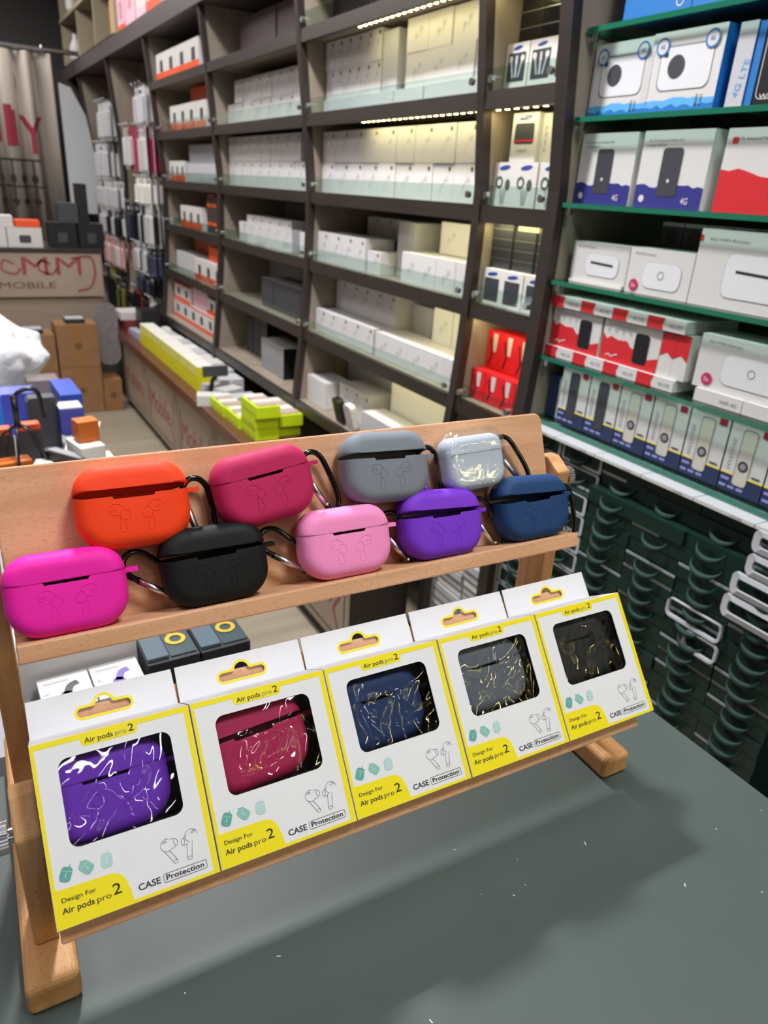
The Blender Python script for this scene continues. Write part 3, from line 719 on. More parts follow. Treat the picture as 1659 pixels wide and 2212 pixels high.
# wide bay beside the narrow one (B)
zt = ZS[0]
row('maroon_box', lambda w: gbox(w, 0.2, 0.13, mat('maroon_card', '#3a2228', 0.5)), 2.34, 1.46, 4, zt+0.001, 1.12, 'dark maroon carton on the top shelf of the wide bay beside the narrow one', 'maroon cartons, wide bay')
zt = ZS[1]
row('riser_box', lambda w: gbox(w, 0.16, 0.040, M_lgrey), 2.44-.1, 1.47, 6, zt+0.001, 1.095, 'flat pale grey box lying under the stacked earphone boxes, wide bay upper shelf', 'flat grey boxes, wide bay upper shelf')
for k in range(2): row(EB, W1(0.0755), 2.335, 1.99, 6, zt+0.042+0.0762*k, 1.10, ['lower', 'upper'][k] + ' tier white earphone box with gold dot, left block of the wide bay upper shelf', f'white earphone boxes, wide bay upper shelf left, {["lower","upper"][k]} tier')
row(EB, lambda w: gbox(w, 0.12, 0.14, M_lgrey), 1.985, 1.90, 2, zt+0.042, 1.10, 'tall grey box end between the two white blocks, wide bay upper shelf', 'tall grey boxes, wide bay upper shelf')
for k in range(2): row(EB, W1(0.0755, a_bud2), 1.86, 1.455, 4, zt+0.042+0.0762*k, 1.10, ['lower', 'upper'][k] + ' tier white box with earbud sketch, LED-lit right block of wide bay upper shelf', f'LED-lit white boxes, wide bay upper shelf right, {["lower","upper"][k]} tier')
zt = ZS[2]
for k in range(2): row(EB, W1(0.0865), 2.345, 1.51, 9, zt+0.001+0.0872*k, 1.10, ['lower', 'upper'][k] + ' tier white earphone box with gold dot, second shelf of the wide bay', f'white earphone boxes, wide bay second shelf, {["lower","upper"][k]} tier')
one('charger_box', gbox(0.05, 0.12, 0.17, M_lgrey), 1.478, zt+0.001, 1.11, 'tall grey box filling the right end of the wide bay second shelf')
zt = ZS[3]
row(EB, W1(0.080, None), 2.33, 2.01, 4, zt+0.001, 1.26, 'plain white box at the back carrying the dotted ones, wide bay third shelf', 'plain white back boxes, wide bay third shelf')
row(EB, W1(0.066), 2.28, 1.86, 5, zt+0.082, 1.24, 'back tier white earphone box with dark dot, wide bay third shelf', 'back tier earphone boxes, wide bay third shelf')
row(EB, W1(0.092), 2.345, 2.01, 4, zt+0.001, 1.09, 'front white earphone box with dark dot, left of wide bay third shelf', 'front earphone boxes, wide bay third shelf')
row(EB, W1(0.062), 2.00, 1.92, 1, zt+0.001, 1.09, 'single small white earphone box beside the stack, wide bay third shelf', None)
row('charger_box', lambda w: gbox(w, 0.12, 0.15, M_lgrey), 1.91, 1.82, 1, zt+0.001, 1.14, 'tall pale grey box in the middle of the wide bay third shelf', None)
row('charger_box', W1(0.078, a_bud2), 1.80, 1.452, 4, zt+0.001, 1.09, 'front white box with earbud sketch, right of the wide bay third shelf', 'front white boxes, wide bay third shelf right')
row('charger_box', W1(0.080, a_bud2), 1.74, 1.46, 3, zt+0.081, 1.17, 'LED-lit white box behind and above, right of the wide bay third shelf', 'LED-lit back boxes, wide bay third shelf')
zt = ZS[4]
row(EB, W1(0.094), 2.34, 1.93, 5, zt+0.076, 1.16, 'upper tier white earphone box, left of the wide bay fourth shelf', 'upper tier earphone boxes, wide bay fourth shelf')
row(EB, W1(0.074), 2.345, 1.93, 5, zt+0.001, 1.085, 'front tier white earphone box, left of the wide bay fourth shelf', 'front tier earphone boxes, wide bay fourth shelf')
row(EB, lambda w: gbox(w, 0.1, 0.074, M_white), 2.34, 1.93, 5, zt+0.001, 1.19, 'white box hidden behind the front tier, wide bay fourth shelf', 'hidden white boxes, wide bay fourth shelf')
row('charger_box', lambda w: gbox(w, 0.06, 0.15, M_lgrey), 1.92, 1.75, 3, zt+0.001, 1.21, 'slim grey upright box in the middle of the wide bay fourth shelf', 'slim grey boxes, wide bay fourth shelf')
row('charger_box', W1(0.072, a_bud2), 1.915, 1.455, 5, zt+0.001, 1.085, 'front white box with earbud sketch, right of the wide bay fourth shelf', 'front white boxes, wide bay fourth shelf right')
row('charger_box', W1(0.095, a_bud2), 1.735, 1.455, 3, zt+0.0735, 1.17, 'LED-lit white box standing behind, right of the wide bay fourth shelf', 'LED-lit back boxes, wide bay fourth shelf')
zt = ZS[5]
row(EB, W1(0.09, None), 2.345, 2.19, 2, zt+0.001, 1.06, 'plain white box at the left end of the wide bay bottom shelf', 'plain white boxes, wide bay bottom shelf left')
row(EB, W1(0.16, a_bud, M_lgrey), 2.33, 1.96, 4, zt+0.001, 1.21, 'tall pale grey box at the back of the wide bay bottom shelf', 'tall pale boxes, wide bay bottom shelf')
row(EB, W1(0.10), 2.17, 1.96, 3, zt+0.001, 1.10, 'white earphone box in the middle of the wide bay bottom shelf', 'middle earphone boxes, wide bay bottom shelf')
one('long_white_box', gbox(0.40, 0.10, 0.17, M_white), 1.69, zt+0.001, 1.14, 'long white carton lit along its top edge, wide bay bottom shelf')
one('long_white_box', gbox(0.42, 0.08, 0.075, M_lgrey), 1.70, zt+0.001, 1.05, 'long pale grey carton in front, wide bay bottom shelf')
# second wide bay (C)
zt = ZS[0]
row('maroon_box', lambda w: gbox(w, 0.2, 0.13, mat('maroon_card', '#3a2228', 0.5), lambda mb, w_, h: mb.flat(R4(-w_/2, 0, w_/2, 0.018), mat('dusty_pink', '#a0707c', 0.5), -0.0006)), 3.1, 2.39, 4, zt+0.001, 1.10, 'dark maroon carton with pink foot band, top shelf of the second wide bay', 'maroon cartons, second wide bay')
zt = ZS[1]
row(EB, W1(0.078), 3.27, 2.385, 9, zt+0.001, 1.10, 'lower tier small white earphone box, upper shelf of the second wide bay', 'white earphone boxes, second wide bay upper shelf, lower tier')
row(EB, W1(0.078), 3.18, 2.395, 8, zt+0.080, 1.10, 'upper tier small white earphone box, upper shelf of the second wide bay', 'white earphone boxes, second wide bay upper shelf, upper tier')
zt = ZS[2]
row(EB, W1(0.090), 3.27, 2.385, 9, zt+0.001, 1.10, 'lower tier white earphone box, second shelf of the second wide bay', 'white earphone boxes, second wide bay second shelf, lower tier')
row(EB, W1(0.088), 3.27, 2.52, 8, zt+0.092, 1.10, 'upper tier white earphone box, second shelf of the second wide bay', 'white earphone boxes, second wide bay second shelf, upper tier')
zt = ZS[3]
row('charger_box', lambda w: gbox(w, 0.1, 0.16, M_dkgrey), 3.0, 2.385, 5, zt+0.001, 1.24, 'dark grey box at the back of the third shelf, second wide bay', 'dark grey boxes, second wide bay third shelf')
row(EB, W1(0.105), 3.06, 2.60, 5, zt+0.001, 1.10, 'white earphone box in the middle of the third shelf, second wide bay', 'white earphone boxes, second wide bay third shelf')
row(EB, W1(0.075), 3.16, 3.07, 1, zt+0.001, 1.10, 'lone small white earphone box left of the group, second wide bay third shelf', None)
row('charger_box', lambda w: gbox(w, 0.10, 0.08, M_grey), 2.585, 2.50, 1, zt+0.001, 1.10, 'grey box right of the white group, second wide bay third shelf', None)
row(EB, W1(0.078), 2.48, 2.39, 1, zt+0.001, 1.08, 'small white earphone box at the right end, second wide bay third shelf', None)
zt = ZS[4]
row('charger_box', lambda w: gbox(w, 0.1, 0.14, M_grey), 3.25, 2.39, 6, zt+0.001, 1.27, 'dim grey box at the back of the fourth shelf, second wide bay', 'dim grey boxes, second wide bay fourth shelf')
row('power_bank_box', lambda w: gbox(w, 0.12, 0.11, M_dkgrey, None, M_black, M_grey), 2.90, 2.39, 4, zt+0.001, 1.10, 'dark grey box with pale top, front of the fourth shelf, second wide bay', 'dark grey boxes, second wide bay fourth shelf')
zt = ZS[5]
row('power_bank_box', lambda w: gbox(w, 0.05, 0.17, M_dkgrey, None, M_black), 3.20, 2.95, 3, zt+0.001, 1.14, 'dark upright box at the left of the bottom shelf, second wide bay', 'dark upright boxes, second wide bay bottom shelf')
row('power_bank_box', lambda w: gbox(w, 0.10, 0.12, M_grey, None, M_black, M_lgrey), 2.86, 2.62, 1, zt+0.001, 1.08, 'grey box with a black side, bottom shelf of the second wide bay', None)
row('power_bank_box', lambda w: gbox(w, 0.1, 0.15, M_dkgrey), 2.60, 2.39, 2, zt+0.001, 1.18, 'dim dark box at the right of the bottom shelf, second wide bay', 'dim boxes, second wide bay bottom shelf')
# third bay (D): orange and white packs
def a_orange(mb, w, h, k=0.30):
    mb.flat(R4(-w/2, 0, w/2, h*k), M_orange, -0.0005); mb.flat(pf(rrect(w*.30, h*.42, 0.004, w*.06, h*.52, 2)), M_dkgrey, -0.0009)
def a_or2(mb, w, h): a_orange(mb, w, h, 0.18); mb.flat(R4(-w/2, h*.9, w/2, h), M_orange, -0.0005)
OP = 'cable_pack'
def OR(h, d=0.06, art=a_orange, m=None): return lambda w: gbox(w, d, h, m or M_white, art)
z = ZS[0]; row(OP, OR(0.115), 4.17, 3.46, 4, z+.001, 1.042, 'white and orange cable pack with dark window, top shelf of the orange bay', 'orange cable packs, top shelf')
z = ZS[1]
row(OP, OR(0.108), 4.03, 3.45, 4, z+.001, 1.062, 'white and orange cable pack, front of the upper shelf in the orange bay', 'orange cable packs, upper shelf front')
row(OP, lambda w: gbox(w, 0.12, 0.10, M_lgrey), 3.445, 3.33, 1, z+.001, 1.075, 'pale grey pack side at the right of the upper shelf, orange bay', None)
one(OP, gbox(0.46, 0.06, 0.183, M_orange), 3.66, z+.001, 1.128, 'large plain orange carton behind the packs, upper shelf of the orange bay')
z = ZS[2]
one(OP, gbox(0.13, 0.05, 0.17, M_orange), 3.92, z+.001, 1.20, 'tall narrow orange carton, second shelf of the orange bay')
row(OP, OR(0.092), 4.16, 3.88, 3, z+.001, 1.08, 'white and orange cable pack at the left of the second shelf, orange bay', 'orange cable packs, second shelf')
row(OP, lambda w: gbox(w, 0.12, 0.080, M_lgrey), 3.83, 3.34, 2, z+.001, 1.08, 'long pale pack lying at the right of the second shelf, orange bay', 'long pale packs, second shelf lower')
row(OP, lambda w: gbox(w, 0.12, 0.080, M_grey), 3.83, 3.34, 2, z+.082, 1.09, 'long grey pack on top of the pale ones, second shelf, orange bay', 'long grey packs, second shelf upper')
z = ZS[3]
one(OP, gbox(0.10, 0.05, 0.16, M_orange), 3.76, z+.001, 1.17, 'slim orange carton, third shelf of the orange bay')
row(OP, OR(0.10), 3.99, 3.63, 3, z+.001, 1.08, 'white and orange pack in the middle of the third shelf, orange bay', 'orange cable packs, third shelf')
def a_dark(mb, w, h):
    for q in (.2, .72): mb.flat(R4(-w*.4, h*q, w*.4, h*(q+.1)), M_orange, -0.0006)
row(OP, lambda w: gbox(w, 0.1, 0.155, mat('brownish_black_card', '#3b2f2e', .5), a_dark), 3.58, 3.35, 3, z+.001, 1.09, 'brown-black pack with two orange stripes, right of the third shelf, orange bay', 'striped dark packs, third shelf')
z = ZS[4]
row(OP, lambda w: gbox(w, 0.05, 0.16, mat('salmon_card', '#d97a5c', .5)), 4.17, 3.60, 3, z+.001, 1.20, 'salmon orange carton at the back of the fourth shelf, orange bay', 'salmon cartons, fourth shelf')
row(OP, lambda w: gbox(w, 0.08, 0.10, M_lgrey), 4.15, 3.80, 2, z+.001, 1.09, 'pale pack at the left front of the fourth shelf, orange bay', 'pale packs, fourth shelf')
row(OP, OR(0.10), 3.76, 3.33, 3, z+.001, 1.075, 'white and orange pack at the right of the fourth shelf, orange bay', 'orange cable packs, fourth shelf')
row(OP, lambda w: gbox(w, 0.10, 0.065, M_orange), 3.60, 3.33, 2, z+.102, 1.10, 'orange carton on top of the packs, right of the fourth shelf, orange bay', 'orange cartons, fourth shelf')
z = ZS[5]
row(OP, OR(0.095, art=a_or2), 4.19, 3.32, 6, z+.001, 1.075, 'lower tier white pack with orange bands, bottom shelf of the orange bay', 'banded orange packs, bottom shelf, lower tier')
row(OP, OR(0.085, art=a_or2), 4.17, 3.87, 2, z+.098, 1.075, 'upper tier white pack with orange bands, left of the bottom shelf, orange bay', 'banded packs, bottom shelf upper left')
row(OP, lambda w: gbox(w, 0.06, 0.09, M_pink), 3.86, 3.62, 2, z+.098, 1.09, 'pinkish pack standing in the middle of the bottom shelf, orange bay', 'pinkish packs, bottom shelf')
row(OP, OR(0.075), 3.61, 3.33, 2, z+.098, 1.085, 'upper tier orange-footed pack, right of the bottom shelf, orange bay', 'banded packs, bottom shelf upper right')
# narrow bay (A)
EL = mat('brand_blue', '#2c3f98', .5)
def a_ear(mb, w, h):
    mb.flat(pf(circ(0, h*.90, w*.20, h*.035, 14, .12)), EL, -0.0006); mb.flat(R4(-w*.38, h*.22, w*.38, h*.80), M_dkgrey, -0.0006)
    for s in (-1, 1):
        mb.flat(stroke([(s*w*.26, h*.70), (s*w*.12, h*.30)], 0.004), M_lgrey, -0.0010); mb.flat(pf(circ(s*w*.26, h*.68, 0.006, n=10)), M_white, -0.0012)
    mb.flat(stroke([(0, h*.74), (0, h*.3)], 0.006), M_lgrey, -0.0010)
def a_ear2(mb, w, h):
    mb.flat(pf(circ(0, h*.88, w*.26, h*.05, 14, .12)), EL, -0.0006)
    gr = mat('dark_green_print', '#44553f', .5)
    mb.flat(ring2(-w*.20, h*.55, w*.17, w*.07), gr, -0.0006); mb.flat(pf(circ(w*.2, h*.5, w*.12, w*.16, 10)), gr, -0.0006)
    for q in (-.2, .0, .2): mb.flat(stroke([(w*q*.6, h*.4), (w*q*.3, h*.05)], 0.0018), gr, -0.0006)
def a_sq(mb, w, h):
    mb.flat(pf(circ(0, h*.86, w*.26, h*.05, 14, .12)), EL, -0.0006); mb.flat(R4(-w*.36, h*.1, w*.36, h*.74), M_dkgrey, -0.0006)
def a_win(mb, w, h):
    mb.flat(text('SAMSUNG', 0.0042, 0.01, w*.34), M_white, -0.0012, -w*.17, h*.885)
    mb.flat(pf(circ(0, h*.90, w*.24, h*.045, 16, .10)), EL, -0.0006); mb.flat(pf(rrect(w*.76, h*.42, 0.006, 0, h*.58, 3)), M_dkgrey, -0.0006)
    mb.flat(R4(-w*.40, h*.42, w*.40, h*.45), M_redb, -0.0009); mb.flat(text('FAST', 0.006, 0, w*.4), M_inkg, -0.0006, -w*.2, h*.2)
z = ZS[0]
z = ZS[1]
row('headset_box', lambda w: gbox(w, 0.12, 0.088, M_white, a_ear), 1.421, 1.20, 3, z+.001, 1.085, 'white headset box with a dark window and blue oval, narrow bay upper shelf', 'windowed headset boxes, narrow bay')
for k in range(4):
    for q in range(3):
        one('film_wrapped_box', gbox(0.072, 0.13, 0.028, mat('shiny_black', '#1a1a1d', .15), lambda mb, w, h: mb.flat(R4(-w/2, 0, w/2, .0016), M_satin, -.0006)), 1.384-.0735*q, z+0.0900+0.0286*k, 1.11, f'shrink-wrapped black box, {["lowest","second","third","topmost"][k]} layer above the headset boxes, {["left","middle","right"][q]} column')
z = ZS[2]
row('headset_box', lambda w: gbox(w, 0.12, 0.088, M_white, a_ear2), 1.421, 1.20, 3, z+.001, 1.085, 'white box with coiled earphones and blue oval, narrow bay second shelf', 'coiled earphone boxes, narrow bay')
one('phone_accessory_box', gbox(0.082, 0.03, 0.092, M_white, a_win), 1.340, z+.090, 1.09, 'white box with a dark window and red stripe, standing on the coiled earphone boxes')
for q in range(3):
    mb = gbox(0.030, 0.10, 0.090, M_white); 
    mb.flat(text('FAST', 0.006, 0.0, .05), M_inkg, -0.0006, 0.004, 0.02, rot=math.pi/2)
    one('phone_accessory_box', mb, 1.283-.0305*q, z+.090, 1.10, f'slim white box seen spine-on beside the windowed box, {["left","middle","right"][q]} of three')
z = ZS[3]
row('headset_box', lambda w: gbox(w, 0.12, 0.078, M_offw, a_sq), 1.421, 1.20, 3, z-0.0+.001, 1.085, 'cream box with a dark square window and blue oval, narrow bay third shelf', 'square-window boxes, narrow bay')
for q in range(3):
    for k in range([5, 4, 4][q]):
        one('flat_phone_box', gbox(0.070, 0.12, 0.0205, M_dkgrey, lambda mb, w, h: mb.flat(R4(-w/2, 0, w/2, .001), M_grey, -.0006)), 1.384-.0735*q, z+.0800+.0210*k, 1.10+.004*q, f'flat dark grey box, number {["one","two","three","four","five"][k]} up in the {["left","middle","right"][q]} stack, narrow bay third shelf')
one('small_cream_box', gbox(0.07, 0.10, 0.030, mat('cream_card', '#ece6c0', .5)), 1.311, z+.0800+.0840, 1.11, 'cream box lit by the LED on top of the middle dark stack')
z = ZS[4]
def a_redp(mb, w, h):
    mb.flat(pf([(-w*.10, h*.93), (w*.22, h*.93), (w*.16, h*.45), (-w*.04, h*.45)]), M_white, -.0006); mb.flat(stroke([(-w*.3, h*.8), (-w*.1, h*.35), (-w*.3, h*.08)], .006), mat('dark_red_print', '#6a0f16', .5), -.0008)
row('red_pack', lambda w: gbox(w, 0.10, 0.074, M_redb, a_redp), 1.421, 1.20, 4, z+.001, 1.085, 'lower tier bright red pack with white tag, narrow bay fourth shelf', 'red packs, narrow bay, lower tier')
row('red_pack', lambda w: gbox(w, 0.10, 0.090, M_redb, a_redp), 1.421, 1.20, 4, z+.076, 1.12, 'upper tier bright red pack with white tag, narrow bay fourth shelf', 'red packs, narrow bay, upper tier')
row('flat_phone_box', lambda w: gbox(w, 0.1, 0.08, M_offw), 1.421, 1.20, 2, ZS[5]+.001, 1.05, 'cream box on the bottom shelf of the narrow bay', 'cream boxes, narrow bay bottom shelf')

# ================================================================ glass-shelf unit, nearest on the right
gu = empty('glass_shelf_unit', 'wall unit with six green-edged glass shelves at the right edge, holding router boxes', 'shelving', loc=(1.2, 0.6, FL))
GZ = [0.2900, 0.1485, 0.0015, -0.1425, -0.2945, -0.4270]
for z in GZ:
    m = MB(); m.box((1.062, -0.35, z-0.0085), (1.38, 1.165, z), M_gtop, mats={'-x': M_ggl, '-y': M_ggl, '+y': M_ggl})
    s = m.build('glass_shelf', gu, (-1.2, -0.6, -FL)); tag(s, 'glass shelf with green edge')
    for yy in (1.155, 0.40): MB().cyl((1.075, yy, z-0.022), 0.006, 0.013, M_metal, 'z', 12).build('shelf_pin', s)
MB().solidbox((1.385, -0.4, FL), (1.40, 1.17, 0.62), M_back).build('back_panel', gu, (-1.2, -0.6, -FL))
# generic prints
def wave(w, h0, amp, seed, n=14):
    r = random.Random(seed); return [(-w/2 + w*k/n, h0 + amp*r.uniform(-1, 1)) for k in range(n+1)]
M_clr = mat('router_white', '#d8d8da', .35)
def a_cam(mb, w, h):
    r = [(-w/2, 0), (w/2, 0)] + [(x, z) for x, z in reversed(wave(w, h*.17, h*.02, 4))]
    mb.flat(pf(r), M_lblue, -.0005); mb.flat(pf([(-w/2, 0), (w/2, 0)] + [(x, z) for x, z in reversed(wave(w, h*.08, h*.03, 9))]), M_blue, -.0008)
    mb.flat(pf(rrect(w*.74, h*.56, .012, 0.002, h*.55, 5)), M_grey, -.0006); mb.flat(pf(rrect(w*.72, h*.52, .014, 0.003, h*.54, 5)), M_clr, -.0010)
    mb.flat(pf(circ(-w*.10, h*.56, h*.145, n=24)), M_dkgrey, -.0016); mb.flat(pf(rrect(.008, .007, .002, -w*.27, h*.72, 2)), mat('deep_green_print', '#27463a', .4), -.0016)
    for cx, cz in ((-w*.34, h*.82), (w*.34, h*.84)):
        mb.flat(pf(circ(cx, cz, h*.115, n=20)), M_white, -.0018); mb.flat(ring2(cx, cz, h*.115, h*.025), M_blue, -.0021)
        mb.flat(text('4G', .006, .01, .009), M_blue, -.0021, cx-.0045, cz-.003)
    mb.flat(text('Mobile', .0045, .01, .017), M_ink, -.0012, w*.28, h*.06, rot=math.pi/2); mb.flat(text('Router', .0045, .01, .017), M_ink, -.0012, w*.34, h*.06, rot=math.pi/2)
    mb.flat(text('4G Wireless Mobile Wi-Fi Pro', .0028, 0, h*.7), M_inkg, -.0008, -w*.46, h*.1, rot=math.pi/2)
def a_4g(mb, w, h, c=None, cc=None):
    c = c or M_navy
    top = wave(w, h*.30, h*.035, 12)
    mb.flat(pf([(-w/2, 0), (w/2, 0)] + list(reversed(top))), c, -.0006)
    mb.flat(text('4G LTE Advanced Mobile WiFi', .0040, 0.0, w*.52), M_inkg, -.0006, -w*.42, h*.86); mb.flat(text('Hotspot MF920U', .0040, 0.0, w*.28), M_inkg, -.0006, -w*.42, h*.80)
    mb.flat(pf(rrect(w*.29, h*.62, .006, -w*.02, h*.47, 4)), M_dkgrey, -.0012); mb.flat(pf(circ(-w*.02, h*.36, .003, n=10)), M_white, -.0016)
    mb.flat(text('4G', .010, .01, w*.10), M_white, -.0012, w*.22, h*.07); mb.flat(pf(circ(-w*.38, h*.12, .006, n=14)), M_white, -.0012)
def a_redr(mb, w, h):
    top = [(-w/2, h*.52), (-w*.40, h*.50), (-w*.30, h*.53), (-w*.2, h*.50), (-w*.05, h*.44), (w*.1, h*.42), (w/2, h*.30)]
    mb.flat(pf([(-w/2, 0), (w/2, 0)] + top[::-1]), M_red, -.0006)
    mb.flat(text('4G LTE Advanced Mobile WiFi', .0040, 0, w*.55), M_ink, -.0006, -w*.44, h*.86); mb.flat(pf(rrect(w*.28, h*.58, .006, w*.22, h*.48, 4)), M_dkgrey, -.0012)
    mb.flat(pf(rrect(.010, .009, .002, -w*.40, h*.86, 2)), M_red, -.0010)
def a_pod(mb, w, h):       # red torn-paper band with a dark handset
    top = [(-w/2, h*.66), (-w*.42, h*.52), (-w*.34, h*.60), (-w*.22, h*.54), (-w*.05, h*.56), (w*.02, h*.44), (w*.12, h*.40), (w*.2, h*.30), (w*.34, h*.26), (w/2, h*.34)]
    mb.flat(pf([(-w/2, 0), (w/2, 0)] + top[::-1]), M_red, -.0006)
    mb.flat(text('4G LTE Advanced Mobile WiFi', .0040, 0, w*.5), M_inkg, -.0006, -w*.42, h*.86)
    mb.flat(pf(rrect(w*.24, h*.70, .006, w*.20, h*.46, 4)), M_black, -.0012); mb.flat(stroke(smooth2([(-w*.40, h*.12), (-w*.34, h*.17), (-w*.30, h*.12), (-w*.24, h*.17), (-w*.18, h*.20)], 4), .0022), M_white, -.0012)
    for q in range(4): mb.flat(ring2(-w*.40 + q*w*.13, h*.74, .0032, .0008, 10), M_inkg, -.0006)
def a_rt(mb, w, h, ring=True):
    mb.flat(pf(rrect(w*.585, h*.56, .0145, w*.06, h*.44, 5)), M_clr, -.0010); mb.flat(pf(rrect(w*.60, h*.58, .015, w*.06, h*.44, 5)), M_lgrey, -.0006)
    if ring: mb.flat(ring2(w*.05, h*.46, .0070, .0012, 18), M_inkg, -.0014); mb.flat(pf(circ(-w*.36, h*.18, .0105, n=18)), mat('crimson_sticker', '#b8285a', .4), -.0014); mb.flat(text('5x', .007, .01, .010), M_white, -.0018, -w*.36-.005, h*.18-.0035)
    else: mb.flat(stroke([(-w*.14, h*.50), (w*.26, h*.47)], .0042), M_ink, -.0014)
    mb.flat(text('4G WiFi Router', .0042, 0, w*.34), M_inkg, -.0008, -w*.42, h*.86)
def a_onix(mb, w, h): 
    a_rt(mb, w, h, False); mb.flat(text('ONIX', .0075, .012, w*.20), M_ink, -.0010, w*.22, h*.84); mb.flat(R4(-w/2, h*.84, -w*.475, h*.92), M_red, -.0008)
# shelf 0: blue boxes
def a_b0(mb, w, h): mb.flat(pf(rrect(w*.5, .012, .004, 0, .05, 3)), M_black, -.0006); mb.flat(ring2(w*.34, .018, .008, .002), M_white, -.0006)
for q, (yh, yl) in enumerate(((1.105, .962), (.960, .82), (.818, .68), (.676, .53))):
    one('router_box', gbox(yh-yl, .12, .12, M_blue, a_b0), (yh+yl)/2, GZ[0]+.0005, 1.085, f'bright blue router box on the top glass shelf, {["farthest","second farthest","third","nearest"][q]} of four')
# shelf 1
one('router_box', gbox(.137, .05, .117, M_white, a_cam, M_blue), 1.094, GZ[1]+.0005, 1.090, 'white and blue camera router box on second glass shelf, left one')
one('router_box', gbox(.142, .05, .117, M_white, a_cam, M_blue), .950, GZ[1]+.0005, 1.082, 'white and blue camera router box on second glass shelf, right one')
def a_side(mb, w, h): mb.flat(text('4G LTE', .010, 0, h*.45), M_lblue, -.0006, .004, h*.12, rot=math.pi/2-.2)
one('router_box', gbox(.030, .14, .114, M_lgrey, a_side, M_blue), .845, GZ[1]+.0005, 1.086, 'narrow grey and blue router box edge beside the camera boxes')
one('router_box', gbox(.012, .14, .112, M_blue), .822, GZ[1]+.0005, 1.088, 'thin blue box edge between the grey box and the black box')
one('headphone_box', gbox(.12, .14, .114, M_black, lambda mb, w, h: (mb.flat(stroke(rrect(w*.94, h*.86, .008, 0, h*.52, 4), .0012, True), M_white, -.0006), mb.flat(text('WIRELESS', .007, .01, w*.5), M_white, -.0008, -w*.42, .010))), .752, GZ[1]+.0005, 1.086, 'black box with thin white outline, right end of second glass shelf')
# shelf 2
one('router_box', gbox(.138, .09, .121, M_white, a_4g), 1.094, GZ[2]+.0005, 1.090, 'white and indigo 4G hotspot box, left of two on third glass shelf')
one('router_box', gbox(.143, .13, .121, M_white, a_4g), .936, GZ[2]+.0005, 1.086, 'white and indigo 4G hotspot box, right of two on third glass shelf')
one('router_box', gbox(.16, .11, .120, M_white, a_redr), .760, GZ[2]+.0005, 1.086, 'white and red hotspot box at the right edge of the third glass shelf')
# shelf 3
one('router_box', gbox(.146, .07, .071, M_white, lambda mb, w, h: a_rt(mb, w, h, False)), 1.073, GZ[3]+.006, 1.094, 'low white router box with a slotted device, left end of the fourth glass shelf')
one('card_sleeve', gbox(.140, .07, .005, M_offw), 1.074, GZ[3]+.0005, 1.090, 'thin cream sleeve under the low white router box')
one('router_box', gbox(.140, .09, .078, M_white, a_rt), .922, GZ[3]+.0005, 1.088, 'low white router box with a crimson sticker on the fourth glass shelf')
one('router_box', gbox(.22, .09, .119, M_white, a_onix), .738, GZ[3]+.0005, 1.086, 'large white router box with slotted device, right end of the fourth glass shelf')
for q in range(5):
    one('webcam_box', gbox(.050, .05, .050, M_dkgrey, lambda mb, w, h: (mb.flat(pf(circ(0, h*.5, .014, n=16)), M_black, -.001), mb.flat(R4(-w/2, h*.86, w/2, h), M_lgrey, -.0006))), 1.02-.052*q, GZ[3]+.072, 1.22, f'small dark lens box behind the low router boxes, {["first","second","third","fourth","fifth"][q]} from the left')
    one('lens_box_base', gbox(.050, .05, .071, M_grey), 1.02-.052*q, GZ[3]+.0005, 1.22, f'grey box under the {["first","second","third","fourth","fifth"][q]} small dark lens box', 'box')
# shelf 4: red and white hotspot boxes
def a_flat(mb, w, h): mb.flat(pf([(-w/2, 0), (-w*.06, 0), (-w*.10, h*.4), (-w*.04, h), (-w/2, h)]), M_red, -.0006); mb.flat(text('4G LTE', .006, 0, w*.3), M_inkg, -.0006, w*.1, h*.3)
for k, lab in ((0, 'bottom'), (1, 'top')):
    for q in range(4):
        one('hotspot_box', gbox(.083, .14, .021, M_white, a_flat), 1.127-.0845*q, GZ[4]+.0005 + (.101 if k else 0), 1.078, f'flat red and white box, {["first","second","third","fourth"][q]} in the {lab} layer of the fifth glass shelf')
def a_sidep(mb, w, h): mb.flat(pf([(-w/2, h*.45), (0, h*.55), (w/2, h*.42), (w/2, h), (-w/2, h)]), M_red, -.0006)
one('hotspot_box', gbox(.136, .06, .078, M_white, a_pod), 1.097, GZ[4]+.0220, 1.086, 'red and white hotspot box with dark handset, left one on the fifth glass shelf')
one('hotspot_box', gbox(.139, .06, .078, M_white, a_pod), .952, GZ[4]+.0220, 1.086, 'red and white hotspot box with dark handset, right one on the fifth glass shelf')
for q in range(2): one('hotspot_box', gbox(.030, .12, .078, M_white, a_sidep), .865-.0305*q, GZ[4]+.0220, 1.085, f'narrow red-topped box side, {["left","right"][q]} of two beside the hotspot boxes')
one('hotspot_box', gbox(.030, .12, .081, M_white, a_pod), 1.186-.0055, GZ[4]+.0220-.0215, 1.12, 'narrow red and white box at the left end of the fifth glass shelf')
one('router_box', gbox(.19, .09, .088, M_white, a_rt), .708, GZ[4]+.0225, 1.088, 'white router box with a crimson sticker, right end of the fifth glass shelf')
for q in range(2): one('router_box', gbox(.092, .14, .0215, M_white, lambda mb, w, h: mb.flat(text('WiFi 4G', .006, 0, w*.35), M_inkg, -.0006, w*.05, h*.3)), .742-.0935*q, GZ[4]+.0005, 1.080, f'flat white box under the router box, {["left","right"][q]} one')
